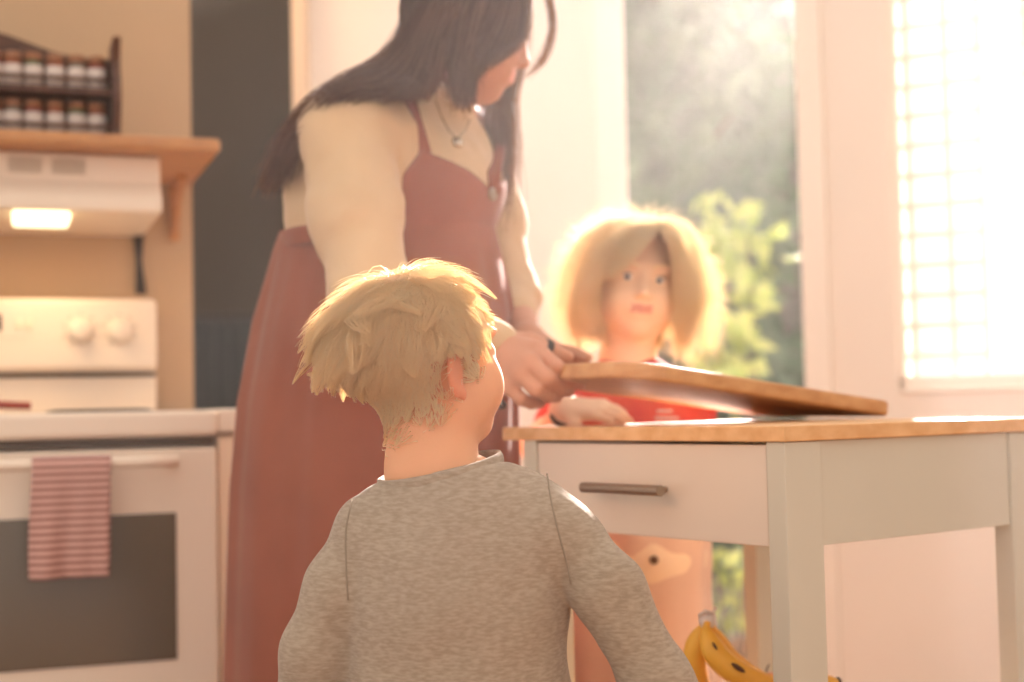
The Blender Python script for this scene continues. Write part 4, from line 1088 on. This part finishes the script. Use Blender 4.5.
# necklace
bm = bmesh.new(); npts = [cast(top, x, y, 1.9, 2.5)+Vector((0, -.002, 0)) for x, y in ((436, 102), (442, 118), (449, 131), (457, 139), (465, 131), (470, 120))]; tube(bm, npts, .0011, 6)
pend = cast(top, 457, 143, 1.9, 2.5)+Vector((0, -.003, 0)); lathe(bm, pend, [(.007, -.008), (.009, -.004), (.009, .004), (.006, .008)], 12)
from_bm('necklace', bm, M['chrome'], wom, smooth=True)
# ring on the thumb and ring on the little finger
M['ring'] = mat('dark silver', (92, 86, 84), .25, metal=.7)
bm = bmesh.new(); d = (Vector(th[2])-Vector(th[1])).normalized(); c = Vector(th[1]).lerp(Vector(th[2]), .72); lathe(bm, c, [(.0125, -.006), (.0142, -.005), (.0142, .005), (.0125, .006)], 24, axis=d); from_bm('ring', bm, M['ring'], wb, smooth=True)
bm = bmesh.new(); bmesh.ops.create_icosphere(bm, subdivisions=2, radius=.007); bmesh.ops.transform(bm, matrix=Matrix.Translation(P(502, 405, 2.06)), verts=bm.verts[:])
tube(bm, [P(502, 404, 2.06), P(500, 398, 2.062), P(497, 385, 2.07)], .0016, 6); from_bm('bracelet_charm', bm, M['ring'], wb, smooth=True)
# hair
def gd(*p): return [tuple(P(x, y, Y)) for x, y, Y in p]
guides_back = [
 gd((480, -66, 2.30), (430, -14, 2.33), (388, 56, 2.36), (338, 90, 2.36), (292, 138, 2.34), (262, 188, 2.33)),
 gd((482, -66, 2.28), (434, -10, 2.26), (390, 60, 2.25), (340, 88, 2.22), (298, 132, 2.20), (268, 190, 2.22)),
 gd((484, -66, 2.26), (438, -10, 2.19), (396, 66, 2.17), (345, 90, 2.12), (305, 116, 2.14), (282, 182, 2.18)),
 gd((484, -66, 2.24), (440, 0, 2.165), (410, 64, 2.15), (380, 90, 2.12), (350, 90, 2.09), (300, 126, 2.12))]
guides_side = [
 gd((484, -66, 2.24), (442, 0, 2.16), (418, 60, 2.15), (404, 84, 2.13), (388, 92, 2.12), (372, 92, 2.11)),
 gd((488, -66, 2.24), (450, 0, 2.15), (432, 50, 2.14), (424, 76, 2.13), (418, 88, 2.12), (412, 94, 2.12)),
 gd((492, -66, 2.24), (462, -10, 2.15), (444, 30, 2.145), (436, 60, 2.14), (432, 80, 2.14), (430, 92, 2.14))]
guides_front = [
 gd((494, -66, 2.24), (474, -20, 2.155), (462, 20, 2.15), (457, 55, 2.15), (455, 80, 2.15), (458, 104, 2.14)),
 gd((498, -66, 2.24), (486, -20, 2.165), (474, 20, 2.155), (466, 55, 2.15), (463, 82, 2.145), (466, 108, 2.14)),
 gd((504, -66, 2.24), (502, -24, 2.18), (488, 20, 2.165), (472, 50, 2.155), (464, 78, 2.15), (467, 102, 2.14)),
 gd((510, -64, 2.26), (524, -20, 2.20), (526, 20, 2.20), (519, 44, 2.185), (496, 54, 2.16), (472, 66, 2.15))]
guides_far = [
 gd((512, -66, 2.30), (540, -30, 2.30), (553, 5, 2.31), (554, 35, 2.31), (544, 60, 2.32), (528, 72, 2.33)),
 gd((508, -66, 2.34), (536, -30, 2.36), (548, 5, 2.38), (550, 35, 2.38), (540, 62, 2.38), (522, 82, 2.38))]
guides_chest = [
 gd((490, -60, 2.36), (512, -10, 2.40), (508, 50, 2.40), (486, 100, 2.40), (480, 140, 2.35), (486, 186, 2.32)),
 gd((494, -60, 2.38), (518, -10, 2.42), (516, 50, 2.42), (500, 100, 2.43), (502, 150, 2.41), (503, 230, 2.40)),
 gd((496, -60, 2.40), (522, -10, 2.44), (520, 50, 2.44), (512, 100, 2.45), (518, 150, 2.45), (514, 225, 2.44))]
hs = []
def st(gs, N, jit, r, Sn=16, wav=0): hs.append(strands(guided(gs, N, Sn, jit, wav=wav), r*np.linspace(1, .35, Sn)))
st(guides_back, 3200, .0065, .0011); st(guides_side, 1800, .006, .0011); st(guides_front, 1500, .0055, .0011); st(guides_far, 60, .003, .0008); st(guides_chest, 420, .009, .0009, wav=.012)
def reg_w(Q): return ((Q[:, 2] > .2) & (Q[:, 1] < .30)) | ((Q[:, 1] < .0) & (Q[:, 2] > -.30)) | ((Q[:, 1] < .17) & (Q[:, 2] > .0) & (Q[:, 0] < .9))
hs.append(hair_cap(wh, hgwf, 5000, reg_w, lambda Q: np.stack([np.sign(Q[:, 0])*.5*(Q[:, 2] > .25), -.5+0*Q[:, 0], -1+0*Q[:, 0]], 1), lambda Q: .45+0*Q[:, 0], lambda Q: .05+0*Q[:, 0], rad=.004, clump=.4, K=300, grav=.2, off=.012, seed=9))
hs.append(shell(hgwf, wh, .015, lambda X: np.minimum(np.maximum(X[:, 1]-.02, -.34-X[:, 2]), np.maximum(X[:, 1]-.26, .14-X[:, 2]))))
M['hair_woman_light'] = mat('chestnut hair', (128, 92, 68), .36, trans=.36, trgb=(206, 156, 108))
tone(link('hair', np_mesh('hair', *merge(hs)), [M['hair_woman'], M['hair_woman_light']], wb), 45, .3)

# ---------------------------------------------------------------- the girl
GY = 2.52
g_ = lambda x, y, d=0: tuple(P(x, y, GY+d))
girl = thing('person', (P(640, 500, GY).x, GY, 0), 'golden haired child facing the camera across the cart, in a red top and peach skirt', 'person')
hcg = np.array(P(637, 283, GY)); hRg = axes((.085, -1, -.0), (.13, 0, 1)); gh = (hcg, hRg, .212)
hgg = head_group('girl'); hggf = head_group('girl'); ears(hggf, z0=-.05, out=-.02)
gg = G(.025); gg.add(xform(hggf, hcg, hRg, .212)); nkg = [g_(632, 325, .02), g_(628, 362, .02), g_(630, 385, .02)]
gg.chain(nkg, [.043, .045, .06], k=.03); lo, hi = bb([hcg, nkg[-1]], .15); hv_ = gm(gg, .0028, lo, hi, 1)
lg = G(.03)
gs_l, ge_l, gw_l = g_(570, 400, .0), g_(540, 446, -.08), tuple(P(567, 409, 2.33))
gs_r, ge_r, gw_r = g_(692, 398, .02), g_(702, 480, .08), g_(680, 545, .14)
gp = Vector((P(640, 600, GY).x, GY, .66))
lg.ell(g_(632, 440, .01), (.10, .065, .15)); lg.cone(g_(635, 480, .01), tuple(gp), .085, .10)
gaL, gaR = gp+Vector((-.07, 0, -.60)), gp+Vector((.07, .05, -.60))
for an, sx in ((gaL, -1), (gaR, 1)):
    lg.chain([tuple(gp+Vector((sx*.05, 0, 0))), tuple(gp.lerp(an, .5)), tuple(an)], [.07, .045, .028])
    lg.cone(tuple(an+Vector((0, .02, -.03))), tuple(an+Vector((sx*.01, -.13, -.037))), .026, .021, k=.02)
lg.chain([gs_l, ge_l, gw_l], [.032, .028, .020]); lg.chain([gs_r, ge_r, gw_r], [.032, .027, .018])
hand(lg, gw_l, Vector(P(625, 410, 2.27))-Vector(gw_l), (0, -.5, 1), (0, -1, -.3), .80, .42, thumb=.5); hand(lg, gw_r, (0, .1, -1), (1, 0, 0), (0, -1, 0), .8, .4)
lo, hi = bb([gaL, gaR, gs_l, gs_r, ge_l, gw_l, gw_r, P(640, 380, GY), P(640, 412, 2.25), gaR+Vector((0, -.1, 0))], .12); lo[2] = 0
lvg = gm(lg, .0036, lo, hi, 1)
gb = link('body', np_mesh('body', *merge([hv_, lvg])), [M['skin_girl'], M['lip']], girl)
loc = ((np.array([v.co for v in gb.data.vertices])-hcg)@hRg)/.212
lipm = (np.abs(loc[:, 2]+.243) < .036) & (np.abs(loc[:, 0]) < .09) & (loc[:, 1] > .335)
for pl in gb.data.polygons:
    if lipm[pl.vertices[0]]: pl.material_index = 1
lkd = np.array(hRg).T@(np.array((0, 0, CAM_Z))-hcg); lkd /= np.linalg.norm(lkd)
eyes(gh, gb, tuple(lkd)); brows(gh, gb, M['hair_girl'], hggf)
for e in (-1, 1):                                   # upper lash line
    bm = bmesh.new(); tube(bm, [place_local(gh, (e*.132+.062*math.cos(a), .352-.03*abs(math.cos(a)), .012+.024*math.sin(a))) for a in np.linspace(.1, math.pi-.1, 9)], .0011, 6); from_bm('eyelash', bm, M['hair_woman'], gb, smooth=True)
rt = G(.04); rt.ell(g_(632, 440, .01), (.112, .08, .16)); rt.cone(g_(628, 402, .01), gs_l, .036, .040); rt.cone(g_(634, 402, .01), gs_r, .036, .040)
sl_ = G(.02); sl_.chain([gs_r, ge_r], [.040, .036]); rt.add(sl_.ev, k=.02); sl_ = G(.02); sl_.cone(gs_l, tuple(Vector(gs_l).lerp(Vector(ge_l), .5)), .040, .037); rt.add(sl_.ev, k=.02)
rt.post = lambda X: vnoise(X, 30)*.0015
lo, hi = bb([gs_l, gs_r, ge_l, ge_r, g_(640, 530)], .1); gt = group_mesh('red_top', rt, .0042, lo, hi, M['red_top'], girl)
bm = bmesh.new()
for x0, x1, y in ((655, 678, 418), (657, 672, 411)):
    tube(bm, [cast(rt, x0+(x1-x0)*k/4, y, 2.3, 2.6)+Vector((0, -.001, 0)) for k in range(5)], .0022, 6)
    from_bm('printed_stripe', bm, M['label'], gt, smooth=True); bm = bmesh.new()
sk = G(.03); zk = .885; Vk = []; nth = 120; zz = np.linspace(zk, .30, 70)
for z in zz:
    s_ = (zk-z)/(zk-.3); a_ = .112+.014*min(1, s_*3)+.03*max(0, s_-.45); b_ = .085+.02*min(1, s_*3)+.03*max(0, s_-.45); th_ = np.linspace(0, 2*math.pi, nth, endpoint=False)
    f_ = 1+.04*min(1, s_*4)*(np.sin(th_*7+s_*2)*.5+np.sin(th_*11+1+s_*3)*.4)+.012*math.sin(s_*34)*np.sin(th_*2+1)
    if .30 < s_ < .325: f_ = f_*1.012
    c_ = P(641, 600, GY).x+.004*math.sin(s_*9)
    Vk.append(np.stack([c_+a_*f_*np.cos(th_), GY+.01+b_*f_*np.sin(th_), np.full(nth, z)], 1))
Vk = np.concatenate(Vk); idx = np.arange(len(zz)*nth).reshape(len(zz), nth); Fq = np.stack([idx[:-1], idx[1:], np.roll(idx[1:], -1, 1), np.roll(idx[:-1], -1, 1)], -1).reshape(-1, 4)
sk_o = link('skirt', np_mesh('skirt', Vk, Fq), M['peach'], girl)
q = P(654, 560, GY-.10); bm = bmesh.new(); lathe(bm, q, [(.005, 0), (.0075, .002), (.0075, .004), (.005, .006)], 20, axis=Vector((0, -1, 0))); from_bm('button', bm, M['shoe'], sk_o, smooth=True)
bm = bmesh.new(); cbr = Vector(gw_l).lerp(Vector(ge_l), .12); dbr = (Vector(gw_l)-Vector(ge_l)).normalized(); lathe(bm, cbr, [(.0215, -.006), (.0245, -.005), (.0245, .005), (.0215, .006)], 24, axis=dbr); from_bm('bracelet', bm, M['black'], gb, smooth=True)
# hair
hs = []
def reg_g(Q): return ((Q[:, 2] > .28) & (Q[:, 1] < .19)) | ((Q[:, 1] < .06) & (Q[:, 2] > -.1)) | ((Q[:, 1] < -.1) & (Q[:, 2] > -.3))
part = np.array((-.12, .1, .5))
hs.append(hair_cap(gh, hggf, 6000, reg_g, lambda Q: np.stack([(Q[:, 0]-part[0])*2.2, -.15+0*Q[:, 0], -.8*np.clip(.5-Q[:, 2], 0, 1)-.15], 1), lambda Q: .5+0*Q[:, 0], lambda Q: .12+0*Q[:, 0], rad=.0036, clump=.5, K=260, grav=.5, off=.03, curl=.3, seed=21))
hs.append(shell(hggf, gh, .022, lambda X: np.minimum(np.maximum(X[:, 1]-.04, -.3-X[:, 2]), np.maximum(X[:, 1]-.17, .30-X[:, 2]))))
fr = [gd((660, 226, 2.44), (640, 232, 2.40), (618, 248, 2.395), (600, 275, 2.40), (589, 305, 2.42), (594, 338, 2.44)),
      gd((660, 226, 2.46), (634, 228, 2.43), (606, 246, 2.43), (590, 275, 2.44), (582, 308, 2.46), (590, 342, 2.47)),
      gd((658, 224, 2.50), (626, 226, 2.49), (600, 246, 2.50), (584, 280, 2.51), (580, 315, 2.52), (587, 352, 2.52)),
      gd((656, 222, 2.56), (620, 222, 2.58), (596, 245, 2.60), (580, 285, 2.60), (575, 325, 2.60), (582, 360, 2.58))]
hs.append(strands(guided(fr, 900, 14, .0075, wav=.016), .0007*np.linspace(1, .35, 14)))
fr = [gd((662, 226, 2.44), (672, 236, 2.41), (680, 256, 2.415), (684, 285, 2.43), (680, 315, 2.45), (672, 345, 2.46)),
      gd((664, 224, 2.47), (680, 236, 2.46), (686, 262, 2.47), (688, 295, 2.48), (684, 325, 2.50), (682, 356, 2.50)),
      gd((664, 222, 2.54), (686, 232, 2.56), (694, 262, 2.57), (696, 300, 2.58), (694, 330, 2.58), (692, 362, 2.57))]
hs.append(strands(guided(fr, 700, 14, .0085, wav=.018), .0007*np.linspace(1, .35, 14)))
bang = [gd((662, 227, 2.43), (652, 236, 2.392), (640, 250, 2.386), (628, 262, 2.39), (616, 272, 2.40)),
        gd((661, 226, 2.435), (646, 233, 2.395), (630, 244, 2.39), (614, 260, 2.395), (602, 282, 2.41))]
bang2 = [gd((661, 227, 2.43), (668, 234, 2.395), (674, 246, 2.395), (679, 262, 2.40), (682, 282, 2.41)), gd((659, 227, 2.43), (663, 232, 2.39), (669, 242, 2.388), (675, 256, 2.395), (679, 272, 2.40))]
hs.append(strands(guided(bang2, 220, 12, .003), .0008*np.linspace(1, .35, 12)))
hs.append(strands(guided(bang, 500, 12, .004), .0008*np.linspace(1, .35, 12)))
hl1 = [gd((648, 222, 2.54), (612, 224, 2.56), (588, 246, 2.58), (570, 285, 2.58), (563, 322, 2.58), (570, 352, 2.56)), gd((646, 222, 2.6), (606, 220, 2.62), (580, 246, 2.63), (562, 290, 2.63), (560, 330, 2.62), (572, 362, 2.60))]
hr1 = [gd((664, 222, 2.54), (684, 230, 2.56), (698, 256, 2.58), (704, 292, 2.58), (704, 324, 2.58), (706, 352, 2.56)), gd((660, 222, 2.6), (686, 226, 2.62), (704, 256, 2.63), (710, 296, 2.63), (708, 330, 2.62), (700, 362, 2.60))]
for q_ in (hl1, hr1): hs.append(strands(guided(q_, 170, 14, .010, wav=.02), .00045*np.linspace(1, .4, 14)))
# loose flyaways
fl = []
for k in range(1100):
    a = rng.random()*math.pi*1.15-.25; c0 = Vector(P(636, 290, 2.56)); r0 = .098+.03*rng.random(); p0 = c0+Vector((math.cos(a)*r0, rng.normal()*.03, math.sin(a)*r0)); d = Vector((math.cos(a)+rng.normal()*.5, rng.normal()*.3, math.sin(a)*.6-.3*rng.random())).normalized()*(.02+.035*rng.random())
    fl.append([tuple(p0), tuple(p0+d*.5+Vector((0, 0, .004))), tuple(p0+d)])
hs.append(strands(np.stack([catmull(p, 6) for p in fl]), .0005*np.linspace(1, .4, 6)))
link('hair', np_mesh('hair', *merge(hs)), M['hair_girl'], gb)
